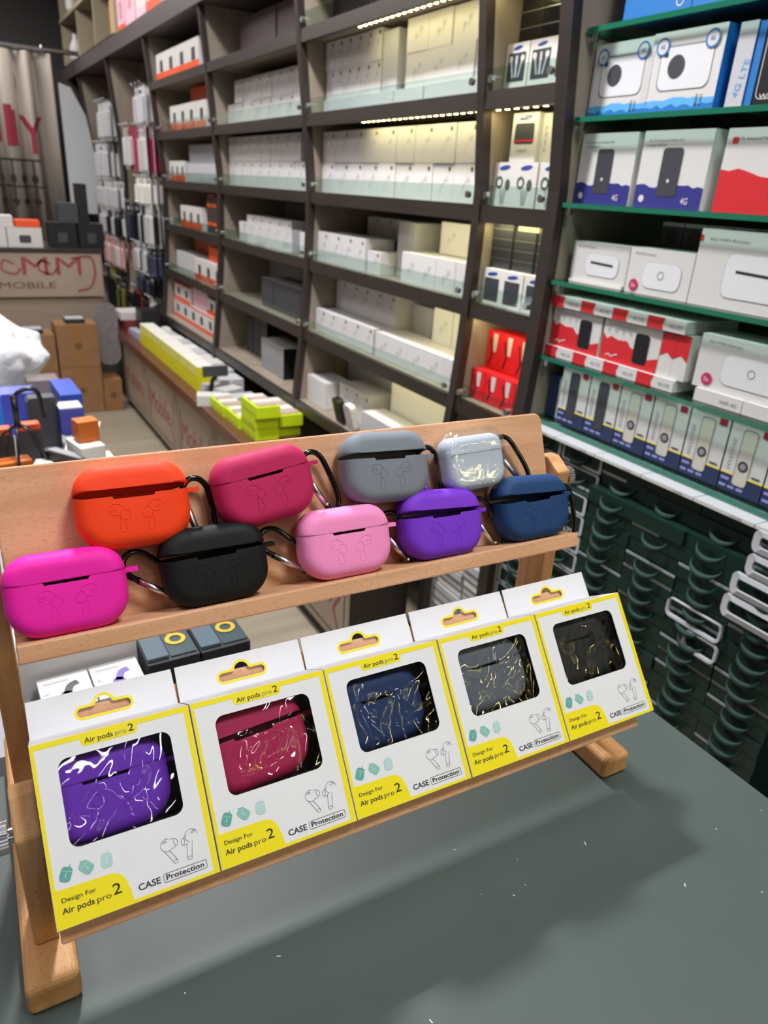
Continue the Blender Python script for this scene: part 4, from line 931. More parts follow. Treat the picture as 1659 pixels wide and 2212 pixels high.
# shelf 5: tall windowed phone case boxes
M_win = mat('smoky_window', '#45454a', .12); M_beige = mat('beige_remote', '#c9c2b6', .4)
M_lav = mat('lavender_print', '#8f90cc', .5)
def a_caseb(dark):
    def f(mb, w, h):
        mb.flat(R4(-w/2, 0, w/2, h*.24), M_dnavy, -.0006); mb.flat(R4(-w/2, h*.24, w/2, h*.26), M_yellow, -.0007)
        mb.flat(R4(-w*.46, h*.15, -w*.26, h*.19), M_lav, -.0009)
        for k in range(3): mb.flat(R4(-w*.46+w*.21*k, h*.05, -w*.30+w*.21*k, h*.09), M_lav, -.0016)
        mb.flat(pf(rrect(w*.34, h*.80, .006, -.002, h*.51, 4)), M_ink if dark else M_grey, -.0010)
        mb.flat(pf(rrect(w*.31, h*.77, .006, -.001, h*.505, 4)), M_win if dark else M_beige, -.0014)
        if not dark: mb.flat(pf(circ(-.001, h*.40, w*.12, n=18)), M_dkgrey, -.0018); mb.flat(pf(circ(-.001, h*.40, w*.07, n=18)), M_grey, -.0021)
        mb.flat(R4(w*.24, h*.86, w*.42, h*.95), mat('dark_crimson', '#9a1c38', .4), -.0010)
        mb.flat(R4(w*.22, h*.29, w*.42, h*.31), M_ink, -.0010)
        for k in range(9): mb.flat(R4(-w*.40, h*(.32+.05*k), -w*.32, h*(.35+.05*k)), M_lgrey, -.0009)
    return f
for q in range(9):
    yy = 1.074 - .0810*q
    one('phone_case_box', gbox(.078, .05, .121, M_white, a_caseb(q < 2), M_dnavy), yy, GZ[5]+.0005, 1.088, f'tall white and navy windowed case box, {["first","second","third","fourth","fifth","sixth","seventh","eighth","ninth"][q]} from the left on the lowest glass shelf', group='tall windowed case boxes')
for q in range(3): one('blue_book_box', gbox(.014, .10, .090, M_dnavy if q < 2 else M_lgrey), 1.155-.0155*q, GZ[5]+.0005, 1.10, f'thin {["dark blue","dark blue","grey"][q]} upright box, {["first","second","third"][q]} from the left on the lowest glass shelf')

# ---------------------------------------------------------------- green boxes stacked under the lowest glass shelf
M_green = mat('bottle_green_card', '#0f2a23', .38); M_greenh = mat('dull_green_hanger', '#2b423d', .65, spec=.2); M_pearl = mat('pearl_edge', '#c9ccd0', .35)
M_gwhite = mat('pearl_white_rim', '#b4b6bb', .4)
base = empty('box_plinth', 'low dark plinth under the stacked green boxes', 'plinth', loc=(1.2, 0.7, FL))
MB().solidbox((-0.16, -0.65, 0), (0.18, 0.465, 0.19), M_shelfdark).build('plinth_body', base)
GP = 0.0287
def green_mesh(edge, hang, rim):
    mb = MB(); w, h, d = .1135, (GP*1.5 if rim else GP)-.0012, .17
    mb.box((-w/2, 0, 0), (w/2, d, h), M_green)
    if edge: mb.flat(R4(-w/2, h-.0022, w/2*(.1 if edge == 2 else 1), h), M_pearl, -.0005); mb.flat(R4(-w/2, h-.0048, w/2*(.1 if edge == 2 else 1), h-.0036), M_pearl, -.0005)
    if rim:
        mb.flat(fill(rrect(w, h*.98, .006, 0, h/2, 3), rrect(w-.014, h-.010, .004, 0, h/2+.001, 3)), M_gwhite, -.0010)
    return mb
def hanger():    # crescent hanger: a thin lip that droops towards the aisle, open above
    mb = MB(); n = 14; vs = []; fs = []
    for i in range(n+1):
        a = math.pi*i/n; x = -0.027*math.cos(a); s = math.sin(a)
        y = -.012*s - .001; z = .0215 - .0125*s
        vs += [(x, y, z+.0005), (x, y-.0014, z-.0010-.0080*s), (x*.95, y+.004*s, z-.0020-.0105*s), (x*.94, y+.004*s, z-.0005)]
    for i in range(n):
        a = i*4; b = a+4
        fs += [(a+k, b+k, b+(k+1) % 4, a+(k+1) % 4) for k in range(4)]
    mb.add(vs, fs, M_greenh, True)
    return mb.flat(pf([(-.010, .012), (.010, .012), (.008, .017), (-.008, .017)]), mat('slot_black', '#050807', .6), .0001)
gm = {k: green_mesh(*k).build('green_case_box') for k in ((0, 1, 0), (1, 1, 0), (2, 1, 0), (0, 0, 0), (0, 1, 1))}
gmd = {k: o.data for k, o in gm.items()}
for o in gm.values(): bpy.data.objects.remove(o)
hg = hanger().build('h'); hgd = hg.data; bpy.data.objects.remove(hg)
WLD = ['first', 'second', 'third', 'fourth', 'fifth', 'sixth', 'seventh', 'eighth', 'ninth', 'tenth', 'eleventh', 'twelfth', 'thirteenth', 'fourteenth', 'fifteenth', 'sixteenth', 'seventeenth', 'eighteenth', 'nineteenth', 'twentieth', 'twenty-first', 'twenty-second']
for c in range(6):
    yc = 1.1080 - .1150*c
    off = [0, 0, 0.000, -.004, .003, 0][c]
    rim = c in (0, 1)
    for k in range(13 if rim else 20):
        z = -0.4440 - GP*(1.5 if rim else 1)*(k+1)
        if c == 3 and k == 2: key = (0, 0, 0)
        elif rim: key = (0, 1, 1)
        elif k == 0 or (k == 4 and c == 3): key = (1, 0, 0) if False else (0, 0, 0)
        else: key = rd.choice([(0, 1, 0), (0, 1, 0), (1, 1, 0), (2, 1, 0)])
        o = bpy.data.objects.new('green_case_box', gmd[key]); COL.objects.link(o)
        o.location = ((1.058 if k < 2 else 1.034) + rd.uniform(-.003, .003), yc + rd.uniform(-.001, .001), z + ZO); o.rotation_euler = (0, 0, -math.pi/2)
        tag(o, f'bottle green case box, {WLD[k]} from the top in the {WLD[c]} stack from the left', 'box', 'bottle green case boxes')
        if key[1]:
            h_ = bpy.data.objects.new('hanger', hgd); COL.objects.link(h_); h_.parent = o
            h_.location = (0.0 + rd.uniform(-.006, .006), -.0006, .006 if rim else -.002)
            if rd.random() < .15: h_.scale = (1.1, 1.3, 1)
    w_ = MB(); w_.box((-.0565, 0, 0), (.0565, .19, .006), M_gwhite, mats={'-y': M_white}); w_.flat(text('CASE', .0035, 0, .02), M_inkg, -.0005, .015, .0012)
    one('white_lid_box', w_, yc, -.4435, 1.030, f'white lid box on top of the {WLD[c]} stack of green boxes')
# loose white hangers bulging out in front of the stacks
def loop(w, h, d, t=(.026, .018)):
    """flat-banded ring bulging towards the aisle"""
    mb = MB(); n = 5; po = rrect(w, h, h*.30, 0, 0, n); pi_ = rrect(w-t[0], h-t[1], h*.18, 0, .001, n); N = len(po)
    def bul(x): return -d*max(0, math.cos(x/w*2.9))
    vs = [(x, bul(x)-.002, z) for x, z in po] + [(x, bul(x)-.001, z) for x, z in pi_] + [(x, bul(x)+.004, z) for x, z in po] + [(x, bul(x)+.004, z) for x, z in pi_]
    fs = []
    for k in range(N):
        l = (k+1) % N
        fs += [(k, l, N+l, N+k), (2*N+k, 3*N+k, 3*N+l, 2*N+l), (k, 2*N+k, 2*N+l, l), (N+k, N+l, 3*N+l, 3*N+k)]
    return mb.add(vs, fs, M_gwhite, False)
for q, (y, z, w, h, dd) in enumerate(((.505, -.457, .155, .036, .016), (.503, -.497, .158, .036, .020), (.515, -.537, .165, .038, .024), (.520, -.580, .165, .040, .024), (.646, -.642, .112, .036, .004), (.622, -.683, .068, .036, .002))):
    one('white_hanger', loop(w, h, dd, (.026, .018) if q < 4 else (.009, .008)), y, z, 1.026, f'looped pearl white plastic hanger on the green stacks, {WLD[q]} from the top', 'hanger', 'white plastic hangers')
# pale slim boxes stacked under the narrow bay
for c in range(2):
    for k in range(17):
        one('slim_pale_box', gbox(.120, .15, .0225, M_lgrey if (k+c) % 3 else M_offw, lambda mb, w, h: mb.flat(R4(-w/2, 0, w/2, .003), M_dkgrey, -.0005)), 1.365-.128*c + rd.uniform(-.002, .002), FL+.0236*k+.001, 1.035+rd.uniform(-.004, .004), f'slim pale box, {WLD[k]} up from the floor in the {["far","near"][c]} stack under the narrow bay', group='slim pale boxes')

# ================================================================ low printed cabinet along the shelving
M_print = mat('printed_beige_panel', '#9d8d7d', .6, var=.10, vscale=2.2); M_redp = mat('faded_red_lettering', '#8e3f40', .6); M_brownp = mat('brown_print', '#54463c', .6)
cab = empty('low_cabinet', 'long low cabinet with beige printed front and reddish brown top edge below the shelving', 'cabinet', loc=(.95, 2.95, FL))
cz = -.815 - FL
MB().solidbox((-.135, -1.46, .05), (.045, 1.47, cz-.045), M_shelfdark).build('carcass', cab)
MB().solidbox((-.165, -1.48, cz-.045), (.045, 1.50, cz), M_counter).build('top_edge', cab, bevel=.004)
MB().solidbox((-.12, -1.45, 0), (.045, 1.46, .05), M_black).build('kick_board', cab)
for k in range(5):
    w = 2.92/5; m = MB(); M_ = Matrix.Translation((-.1365, 1.46-w*(k+.5), 0)) @ Matrix.Rotation(-math.pi/2, 4, 'Z')
    m.box((-w/2+.004, -.004, .055), (w/2-.004, .0, cz-.05), M_print, M=M_)
    def put(vf, mm, yy, **kw): m.flat(vf, mm, yy, M=M_, **kw)
    put(text('Mobile', .10, 0, w*.66), M_redp, -.0048, ox=-w*.34, oz=.17)
    put(stroke(rrect(w*.9, cz-.13, .02, 0, (cz-.01)/2+.02, 4), .006, True), M_brownp, -.0047)
    put(stroke(smooth2([(-w*.40, .10), (-w*.36, .17), (-w*.40, .24), (-w*.35, .31)], 5), .012), M_brownp, -.0049)
    put(stroke(smooth2([(w*.40, .10), (w*.34, .16), (w*.40, .22), (w*.36, .30)], 5), .009), M_redp, -.0049)
    m.build('printed_panel', cab)
# goods on the cabinet
CT = -.815
GL = 'stock laid along the low cabinet'
for q in range(7):
    m = gbox(.145, .07, .105, M_yel2, lambda mb, w, h: mb.flat(R4(-w*.46, h*.62, w*.46, h*.95), mat('pale_yellow', '#d8d474', .5), -.0006), None, M_offw)
    one('yellow_phone_box', m, 3.92-.150*q, CT+.001, .835, f'mustard yellow upright box, {WLD[q]} from the far end on the low cabinet', group='mustard yellow boxes')
for q in range(9): one('white_packet', gbox(.11, .10, .05+.02*rd.random(), rd.choice([M_lgrey, M_offw, M_white])), 3.95-.125*q, CT+.001, .915, f'pale packet behind the yellow boxes, {WLD[q]} from the far end', group='pale packets')
for q in range(4): one('blue_tinted_bag', gbox(.11, .12, .02+.008*q, mat('bluish_plastic', '#b8bcd8', .25)), 4.36-.115*q, CT+.001, .84, f'flat bluish plastic packet at the far end of the cabinet, {WLD[q]} one', group='bluish packets')
# lime boxes holding boxed phones
def lime(w, h, n):
    m = gbox(w, .085, h, M_lime, lambda mb, ww, hh: mb.flat(R4(-ww*.45, hh*.2, ww*.45, hh*.28), mat('deep_lime', '#93a80c', .5), -.0006))
    for k in range(n): m.solidbox((-w/2+.006+k*(w-.012)/n, .008, h), (-w/2+(k+1)*(w-.012)/n, .077, h+.006), mat('pinkish_picture', '#b9a39c', .4) if k % 2 else M_offw)
    return m
for q, (y, x, z, w) in enumerate(((2.66, .82, 0, .18), (2.49, .825, 0, .15), (2.34, .835, 0, .14), (2.34, .833, .042, .14), (2.33, .833, .084, .16), (2.40, .925, 0, .22), (2.38, .925, .042, .22), (2.55, .925, 0, .07), (2.00, .90, 0, .16))):
    one('lime_green_box', lime(w, .040, 4 if z > .08 or x > .9 or q == 0 else 3), y, CT+.001+z, x, ['lime green tray box at the left end of the lime group', 'lime green tray box left of the tall lime stack', 'lowest lime green tray box of the tall near stack', 'middle lime green tray box of the tall near stack', 'topmost lime green tray box of the tall near stack, showing pictures', 'lower lime green tray box nearest the shelves', 'upper lime green tray box nearest the shelves', 'small lime green tray box behind the near ones', 'lime green tray box alone at the right, by the wooden rack'][q], group='lime green tray boxes')
# dark mounts and white gadget between yellow and lime goods
m = MB(); m.cyl((0, 0, 0), .045, .012, M_black); m.tube([(0, 0, .01), (0.01, 0, .07), (.03, -.01, .10)], .009, M_black, 8); m.solidbox((-.03, -.02, .09), (.07, 0, .13), M_dkgrey)
tag(m.build('phone_mount', loc=(.86, 2.86, CT)), 'black phone mount with round base standing among white packets on the low cabinet', 'phone mount')
for q, (y, x, a) in enumerate(((2.84, .93, .4), (2.77, .83, -.3), (2.95, .90, .9), (2.72, .95, .1))):
    o = wbox('white_packet', (-.05, -.035, 0), (.05, .035, .04), rd.choice([M_white, M_lgrey])); o.location = (x, y, CT+ZO); o.rotation_euler.z = a
    tag(o, f'loose white carton around the black phone mount, {WLD[q]} one', 'box', 'loose white cartons on the cabinet')
# two gadgets on the bottom shelf by the wooden rack
for q, (y, mm) in enumerate(((2.03, M_black), (1.95, M_white))):
    m = MB(); m.prism(rrect(.05, .085, .012, 0, 0, 4), 0, .02, mm, 'y', Matrix.Rotation(-math.pi/2, 4, 'Z') @ Matrix.Rotation(.25, 4, 'X') @ Matrix.Translation((0, 0, .044)))
    tag(m.build('charger', loc=(1.035, y, ZS[5]+.001)), ['black rounded charger leaning at the front of the bottom shelf', 'white rounded charger leaning at the front of the bottom shelf'][q], 'charger')

# ================================================================ hanging packs in the two farthest bays
M_chr = M_satin
rh = random.Random(21)
def hangpack(y, z, w, h, m, lab, n=4, x=1.02, m2=None):
    """a peg rail with carded accessories hanging side by side and behind each other"""
    t = empty('hook_of_packets', lab, 'accessory packs', 'carded accessories on hooks', loc=(x, y, z))
    cols = max(1, round(w/.085)); cw = w/cols
    for c in range(cols):
        yc = -w/2 + cw*(c+.5)
        MB().tube([(.20, yc, h*.5+.004), (-.01, yc, h*.5+.004), (-.022, yc, h*.5+.014)], .0028, M_chr, 6).build('hook', t)
        for k in range(3):
            q = MB(); xx = .035*k + rh.uniform(0, .01); a = Matrix.Translation((xx, yc + rh.uniform(-.004, .004), 0)) @ Matrix.Rotation(rh.uniform(-.07, .07), 4, 'X') @ Matrix.Rotation(rh.uniform(-.15, .15), 4, 'Z')
            ww = cw*rh.uniform(.80, .96); mm = m if rh.random() < .72 else (m2 or m)
            q.prism([(-ww/2, h*.44), (-ww*.2, h*.49), (ww*.2, h*.49), (ww/2, h*.44), (ww/2, -h/2), (-ww/2, -h/2)], 0, .003, mm, 'x', a)
            q.prism([(p[0], p[1]-h*.08) for p in rrect(ww*.72, h*.66, .010, 0, 0, 3)], -.014, 0, (m2 or M_lgrey) if rh.random() < .45 else mm, 'x', a)
            q.prism([(-ww*.3, h*.32), (ww*.3, h*.32), (ww*.3, h*.40), (-ww*.3, h*.40)], -.001, 0, rh.choice([M_dkgrey, M_lgrey, M_grey, mm]), 'x', a)
            q.build('card', t)
M_wpk = mat('white_blister', '#c6c4c4', .22, bump=(60, .6, .004)); M_rpk = mat('crimson_blister', '#a3224a', .25, bump=(60, .5, .004)); M_kpk = mat('black_blister', '#1d1d22', .25, bump=(60, .5, .004)); M_ppk = mat('rose_blister', '#d49c98', .3, bump=(60, .5, .004))
M_gpk = mat('olive_blister', '#84803a', .3); M_bpk = mat('slate_blister', '#3d4256', .3)
far = [(4.40, .33, .20, .17, M_wpk, M_lgrey, 'grey-white carded cable packs, top hook of the fourth bay'), (4.78, .14, .22, .20, M_rpk, M_wpk, 'crimson and white blister packs in the fourth bay, farther ones'), (4.44, .12, .22, .22, M_wpk, M_rpk, 'white blister packs with crimson foot in the fourth bay, nearer ones'),
       (4.46, -.08, .24, .13, M_offw, M_wpk, 'cream carded packs in the middle of the fourth bay'), (4.46, -.255, .26, .20, M_wpk, M_kpk, 'silvery blister packs in the fourth bay'), (4.84, -.26, .12, .2, M_kpk, M_bpk, 'black blister packs beside the silvery ones'),
       (4.66, -.445, .24, .15, M_wpk, M_kpk, 'white blister packs below the silvery ones'), (4.38, -.45, .16, .15, M_kpk, M_bpk, 'black blister packs below, nearest the orange bay'), (4.55, -.585, .30, .11, M_kpk, M_bpk, 'row of black packs low in the fourth bay'), (4.80, -.70, .14, .13, M_orange, M_kpk, 'orange and black packs low in the fourth bay'), (4.42, -.705, .20, .11, M_wpk, M_kpk, 'small white packs at the bottom of the fourth bay'),
       (5.45, .30, .30, .20, M_lgrey, M_wpk, 'grey cable packs, top hook of the farthest bay'), (5.60, .07, .30, .20, M_wpk, M_lgrey, 'white cable packs, second hook of the farthest bay'), (5.50, -.13, .52, .16, M_wpk, M_lgrey, 'wide white cable packs, third row of the farthest bay'), (5.50, -.305, .50, .15, M_wpk, M_kpk, 'wide white and dark cable packs, fourth row of the farthest bay'),
       (5.45, -.49, .46, .17, M_ppk, M_wpk, 'rose coloured packs in the farthest bay'), (5.62, -.74, .18, .26, M_gpk, M_kpk, 'olive packs in the farthest bay'), (5.32, -.76, .2, .22, M_kpk, M_gpk, 'dark packs beside the olive ones'), (5.95, -.25, .22, .20, M_bpk, M_kpk, 'slate blue packs high at the end of the farthest bay'), (5.95, -.50, .24, .22, M_bpk, M_kpk, 'slate blue packs low at the end of the farthest bay')]
for y, z, w, h, m, m2, lab in far: hangpack(y, z, w*1.28, h*1.10, m, lab, 4, 1.005, m2)
# heap on the far end of the cabinet
for q, (x, y, z, sx, sy, sz, mm, lab) in enumerate(((.90, 4.42, 0, .15, .20, .06, mat('dark_red_box', '#6e2326', .5), 'dark red box at the far end of the low cabinet'), (.86, 4.62, 0, .10, .16, .07, mat('aubergine', '#3d2550', .5), 'aubergine purple box at the far end of the low cabinet'), (.88, 4.44, .061, .14, .18, .04, M_white, 'white box on the dark red box'), (.93, 4.22, 0, .10, .14, .14, M_black, 'black case at the foot of the fourth bay'))):
    o = wbox('stock_box', (-sx/2, -sy/2, 0), (sx/2, sy/2, sz), mm); o.location = (x, y, CT+z+.001+ZO); tag(o, lab, 'box')
m = MB(); m.tube([(math.cos(a)*.07, math.sin(a)*.07, .03+.01*math.sin(3*a)) for a in [2*math.pi*k/20 for k in range(20)]], .022, M_white, 8, True)
tag(m.build('cable_coil', loc=(.95, 4.10, CT)), 'thick coil of white cable lying on the low cabinet', 'cable')
wbox('floor_cabinet_end', (.84, 4.45, FL), (1.05, 5.2, CT), M_shelfdark, 'dark cabinet end below the far hanging packs', 'cabinet')

# ================================================================ upper cubbies and stock above the canopy
cub = empty('cubby_unit', 'beige open cubby unit above the canopy at the far end', 'cubby shelving', loc=(1.2, 6.0, .70))
M_cub = mat('beige_laminate', '#a89a82', .6, var=.06, vscale=4)
for y in (4.95, 5.55, 6.15, 6.85): MB().solidbox((-.18, y-6.0-.012, 0), (.2, y-6.0+.012, .70), M_cub).build('divider', cub)
for z in (0, .30, .62): MB().solidbox((-.19, -1.06, z), (.2, .86, z+.022), M_cub if z else M_shelfdark).build('shelf', cub)
MB().solidbox((.19, -1.06, 0), (.2, .86, .70), mat('cubby_back', '#6f6250', .7)).build('back', cub)
one('beige_carton', gbox(.22, .2, .2, mat('light_kraft', '#cfa56c', .7)), 5.15, .7235, 1.06, 'light kraft carton in the lower row of the beige cubbies')
for q, (y, z) in enumerate(((6.45, .7235), (6.45, 1.0235))):
    m = MB(); prof = [(.03, 0), (.045, .02), (.045, .09), (.02, .14), (.018, .17)]
    for (r0, z0), (r1, z1) in zip(prof, prof[1:]): m.cyl((0, 0, z0), r0, z1-z0, M_white, 'z', 14, r1)
    tag(m.build('white_bottle', loc=(1.05, y, z)), f'white bottle standing in the {["lower","upper"][q]} row of the far cubbies', 'bottle')
cs = [(4.72, .18, .20, M_pink), (4.50, .22, .26, M_pink), (4.27, .2, .28, M_white), (4.02, .26, .30, M_white), (3.74, .24, .28, M_white), (3.50, .2, .27, M_offw), (3.27, .22, .28, M_white)]
for q, (y, w, h, mm) in enumerate(cs):
    def a_c(mb, w_, h_):
        mb.flat(R4(-w_/2, 0, w_/2, h_*.18), M_orange if q in (0, 3, 5) else M_pink, -.0006); mb.flat(pf(rrect(w_*.4, h_*.4, .01, 0, h_*.5, 3)), mat('rosy_print', '#c98a96', .5), -.001)
    one('gift_carton', gbox(w, .18, h, mm, a_c), y, .696, 1.01, f'{"pink" if mm == M_pink else "white"} carton with coloured foot standing on the canopy, {WLD[q]} from the far end', group='cartons on the canopy')

# ================================================================ counter at the far end, curtain and stock
bc = empty('end_counter', 'beige printed counter with red script lettering across the far end of the aisle', 'counter', loc=(-.3, 4.75, FL))
ch = -.392 - FL
MB().solidbox((-1.45, -.25, ch-.02), (1.07, .25, ch), M_shelfdark).build('top', bc)
m = MB(); m.box((-1.44, -.245, ch-.25), (1.06, -.22, ch-.02), M_print)
for k, (cx, s) in enumerate(((.69, 'M'), (.86, 'M'), (.30, 'M'), (.10, 'M'))): m.flat(text(s, .095, 0, .13), M_redp, -.2462, cx-.04, ch-.135)
for x0 in (.565, .745): m.flat(stroke(smooth2([(x0+.05, ch-.08), (x0, ch-.06), (x0-.01, ch-.11), (x0+.05, ch-.13), (x0+.08, ch-.10)], 5), .010), M_redp, -.2462)
m.flat(text('MOBILE', .034, .0, .28), M_brownp, -.2462, .53, ch-.205)
m.flat(stroke(smooth2([(.90, ch-.05), (1.0, ch-.04), (1.02, ch-.12), (.99, ch-.2), (.92, ch-.22)], 6), .012), M_redp, -.2462)
m.build('lettered_front', bc)
MB().solidbox((-1.44, -.215, .06), (1.05, .22, ch-.25), M_print).build('lower_front', bc)
MB().solidbox((-1.44, -.20, 0), (1.05, .20, .06), M_black).build('kick_board', bc)
# goods on the end counter
def a_black_cam(mb, w, h): mb.flat(pf(rrect(w*.34, h*.4, .008, 0, h*.42, 3)), M_dkgrey, -.0006)
for q, (x, w, h, z0, mm, art, lab) in enumerate((( .05, .16, .10, 0, M_white, a_black_cam, 'white picture box, leftmost on the end counter'), (.22, .16, .10, 0, M_white, a_black_cam, 'white picture box, second from the left on the end counter'), (.39, .17, .10, 0, M_white, a_black_cam, 'white picture box, third on the end counter with an orange-lidded box on top'),
    (.12, .15, .05, .101, M_lgrey, None, 'pale box on the white picture boxes, left'), (.28, .12, .055, .101, M_white, None, 'white box on the white picture boxes, middle'), (.41, .12, .035, .101, M_orange, None, 'orange box on the white picture boxes, right'),
    (.58, .14, .13, 0, M_black, a_black_cam, 'black box on the end counter, left of two'), (.73, .13, .13, 0, M_black, a_black_cam, 'black box on the end counter, right of two'), (.62, .10, .10, .131, M_dkgrey, None, 'dark box on top of the black boxes'), (.70, .05, .20, .131, M_black, None, 'tall black speaker box by the curtain'))):
    one('counter_stock_box', gbox(w, .12, h, mm, art), 4.56, -.392+z0+.001, x, lab, rz=0)
# cartons in front of the end counter
for q, (x, z, w, h, lab) in enumerate(((.56, FL, .21, .26, 'large brown carton on the floor in front of the end counter, right column, lowest'), (.56, FL+.262, .21, .23, 'brown carton in the right column before the end counter, upper'), (.345, FL, .20, .25, 'brown carton on the floor, left column before the end counter'), (.345, FL+.252, .20, .19, 'brown carton on top of the left column before the end counter'), (.13, FL, .20, .40, 'tall brown carton at the left before the end counter'), (.72, FL, .10, .18, 'small brown carton squeezed beside the low cabinet'))):
    mm = gbox(w, .18, h, M_carton, lambda mb, w_, h_: (mb.flat(R4(-.02, 0, .02, h_), mat('tan_tape', '#93683c', .4), -.0006), mb.flat(pf(circ(0, h_*.5, .018, n=12)), mat('hand_hole', '#6b4c2e', .8), -.001)))
    one('brown_carton', mm, 4.27, z+.001, x, lab, 'carton', rz=0)
for q, (x, z) in enumerate(((.56, FL+.494), (.345, FL+.444))):
    m = MB(); m.solidbox((-.05, 0, 0), (.05, .08, .022), mat('dark_green_tray', '#22302a', .4)); m.solidbox((-.045, .005, .022), (.045, .075, .028), M_lgrey)
    tag(m.build('green_tray', loc=(x, 4.30, z)), f'small dark green tray on the {["right","left"][q]} column of brown cartons', 'tray')
m = MB(); r2 = random.Random(4)
for k in range(7): m.prism([(x*(1+.25*r2.random()), z) for x, z in rrect(.10, .34-.04*k, .04, 0, .17-.02*k, 3)], k*.012, k*.012+.008, mat('clear_poly', '#8a8486', .15, bump=(40, .8, .01), alpha=.8), 'y')
tag(m.build('plastic_wrap', loc=(.735, 4.35, FL+.25)), 'crumpled clear plastic wrap hanging between cartons and cabinet', 'plastic wrap')
# curtain on a rod
ct = empty('curtain', 'greige fabric curtain with large crimson letters hanging from a shiny rod behind the end counter', 'curtain', loc=(0, 6.2, -.50))
M_cur = mat('greige_fabric', '#8f857c', .85, var=.04, vscale=6)
n = 160; vs = []; fs = []
def cy(x): return .036*math.sin(x*44) + .014*math.sin(x*71+1)
for i in range(n+1):
    x = -1.5 + 2.33*i/n
    for z in (0, 1.22): vs.append((x, cy(x) * (1.0 if z else 1.3), z))
for i in range(n): fs.append((2*i, 2*i+2, 2*i+3, 2*i+1))
MB().add(vs, fs, M_cur, True).build('fabric', ct, (0, 0, 0), solidify=.003)
m = MB(); mc = mat('crimson_fabric_print', '#8d2437', .8); mk = mat('black_fabric_print', '#2a2725', .8)
def onc(vf, mm, ox, oz):
    # cut lettering into thin strips so that it follows the folds
    vs_, fs_ = vf; bm = bmesh.new(); V = [bm.verts.new((a+ox, 0, b+oz)) for a, b in vs_]
    for f in fs_:
        try: bm.faces.new([V[i] for i in f])
        except ValueError: pass
    x0 = min(v.co.x for v in V); x1 = max(v.co.x for v in V); k = x0
    while k < x1:
        bmesh.ops.bisect_plane(bm, geom=bm.verts[:]+bm.edges[:]+bm.faces[:], plane_co=(k, 0, 0), plane_no=(1, 0, 0)); k += .012
    bm.verts.ensure_lookup_table(); bm.verts.index_update()
    m.add([(v.co.x, cy(v.co.x)*(1.3 - .3*v.co.z/1.22) - .006, v.co.z) for v in bm.verts], [[v.index for v in f.verts] for f in bm.faces], mm); bm.free()
onc(text('I', .235, .035, .05), mc, .497, .650); onc(text('Y', .235, .012, .15), mc, .590, .600); onc(R4(.548, .640, .566, .860), mc, 0, 0); onc(text('M', .225, 0, .14), mc, .33, .66)
for x in (.36, .43, .50, .57, .64): onc(R4(x, .24, x+.010, .555), mk, 0, 0); onc(pf(circ(x+.006, .43, .018, .030, 12)), mk, 0, 0); onc(pf(circ(x+.006, .28, .022, .020, 12)), mk, 0, 0)
onc(R4(.30, .545, .69, .557), mk, 0, 0); onc(R4(.30, .375, .72, .385), mk, 0, 0)
m.build('printed_letters', ct, (0, 0, 0))
MB().cyl((-1.6, 0, 1.245), .016, 2.62, M_metal, 'x', 12).build('rod', ct, (0, 0, 0))
for k in range(9): MB().tube([(-1.3+.26*k+.0, .022*math.cos(a), 1.245+.028*math.sin(a)) for a in [2*math.pi*j/14 for j in range(14)]], .005, M_metal, 6, True).build('ring', ct, (0, 0, 0))
m = MB(); m.prism([(0, 0), (.20, 0), (.20, .30), (.15, .62), (.07, .78), (0, .80)], 0, .02, mat('white_panel', '#b9bbbd', .5), 'y')
tag(m.build('white_board', loc=(.83, 5.9, -.27)), 'curved-top white board standing between the curtain and the shelving', 'board')
wbox('dark_shelf_back', (.83, 6.55, -1.25), (1.38, 6.6, .61), M_shelfdark, 'dark panel closing the aisle beside the curtain', 'panel')
wbox('back_rack', (-1.6, 6.9, .60), (.35, 7.1, 1.20), mat('grey_brown_door', '#55504a', .6), 'dark store cupboard above the curtain rod', 'cupboard')
wbox('brown_door_leaf', (-1.0, 6.8, .60), (.05, 6.88, 1.15), M_shelfin, 'brown panel above the curtain at the far left', 'panel')

# ================================================================ low display counter beyond the table, left of the aisle
dc = empty('display_counter', 'grey display counter beyond the table covered with stock', 'counter', loc=(-.5, 1.55, FL))
dh = -.622 - FL
MB().solidbox((-.9, -.97, .04), (.755, .97, dh-.02), M_grey).build('carcass', dc); MB().solidbox((-.92, -.99, dh-.02), (.77, .99, dh), M_grey).build('top', dc); MB().solidbox((-.88, -.95, 0), (.74, .95, .04), M_black).build('kick_board', dc)
DZ = -.622
def item(name, mb, x, y, z, rz, lab, cat='box', group=None):
    return tag(mb.build(name, loc=(x, y, DZ+z+.001), rz=rz), lab, cat, group)
# white microphone boxes with pictures on top, next to the table
M_purple = mat('violet_print', '#6f5aa8', .5)
def a_top(w, d, h, ink, ang=.0):
    m = MB(); m.box((-w/2, -d/2, 0), (w/2, d/2, h), M_white)
    def pt(vf, mm, k): m.add([(a, b, h+.0005*k) for a, b in vf[0]], [f for f in vf[1]], mm)
    pt(pf(circ(0, -d*.12, w*.13, d*.12, 12, .6)), ink, 1); pt(stroke(smooth2([(0, -d*.1), (w*.10, d*.12), (w*.26, d*.18)], 5), .008), ink, 1)
    pt(R4(-w*.4, d*.30, w*.1, d*.38), M_lgrey, 1); pt(R4(-w*.42, -d*.0, -w*.34, d*.06), mat('soft_blue', '#9fb0cc', .5), 1)
    return m
item('microphone_box', a_top(.0505, .062, .120, M_dkgrey), .042, .692, 0, .03, 'white box with a black microphone picture just behind the table, left one')
item('microphone_box', a_top(.0505, .062, .120, M_purple), .0945, .694, 0, .03, 'white box with a violet microphone picture just behind the table, right one')
m = MB(); m.box((-.062, -.035, 0), (.062, .035, .143), M_white)
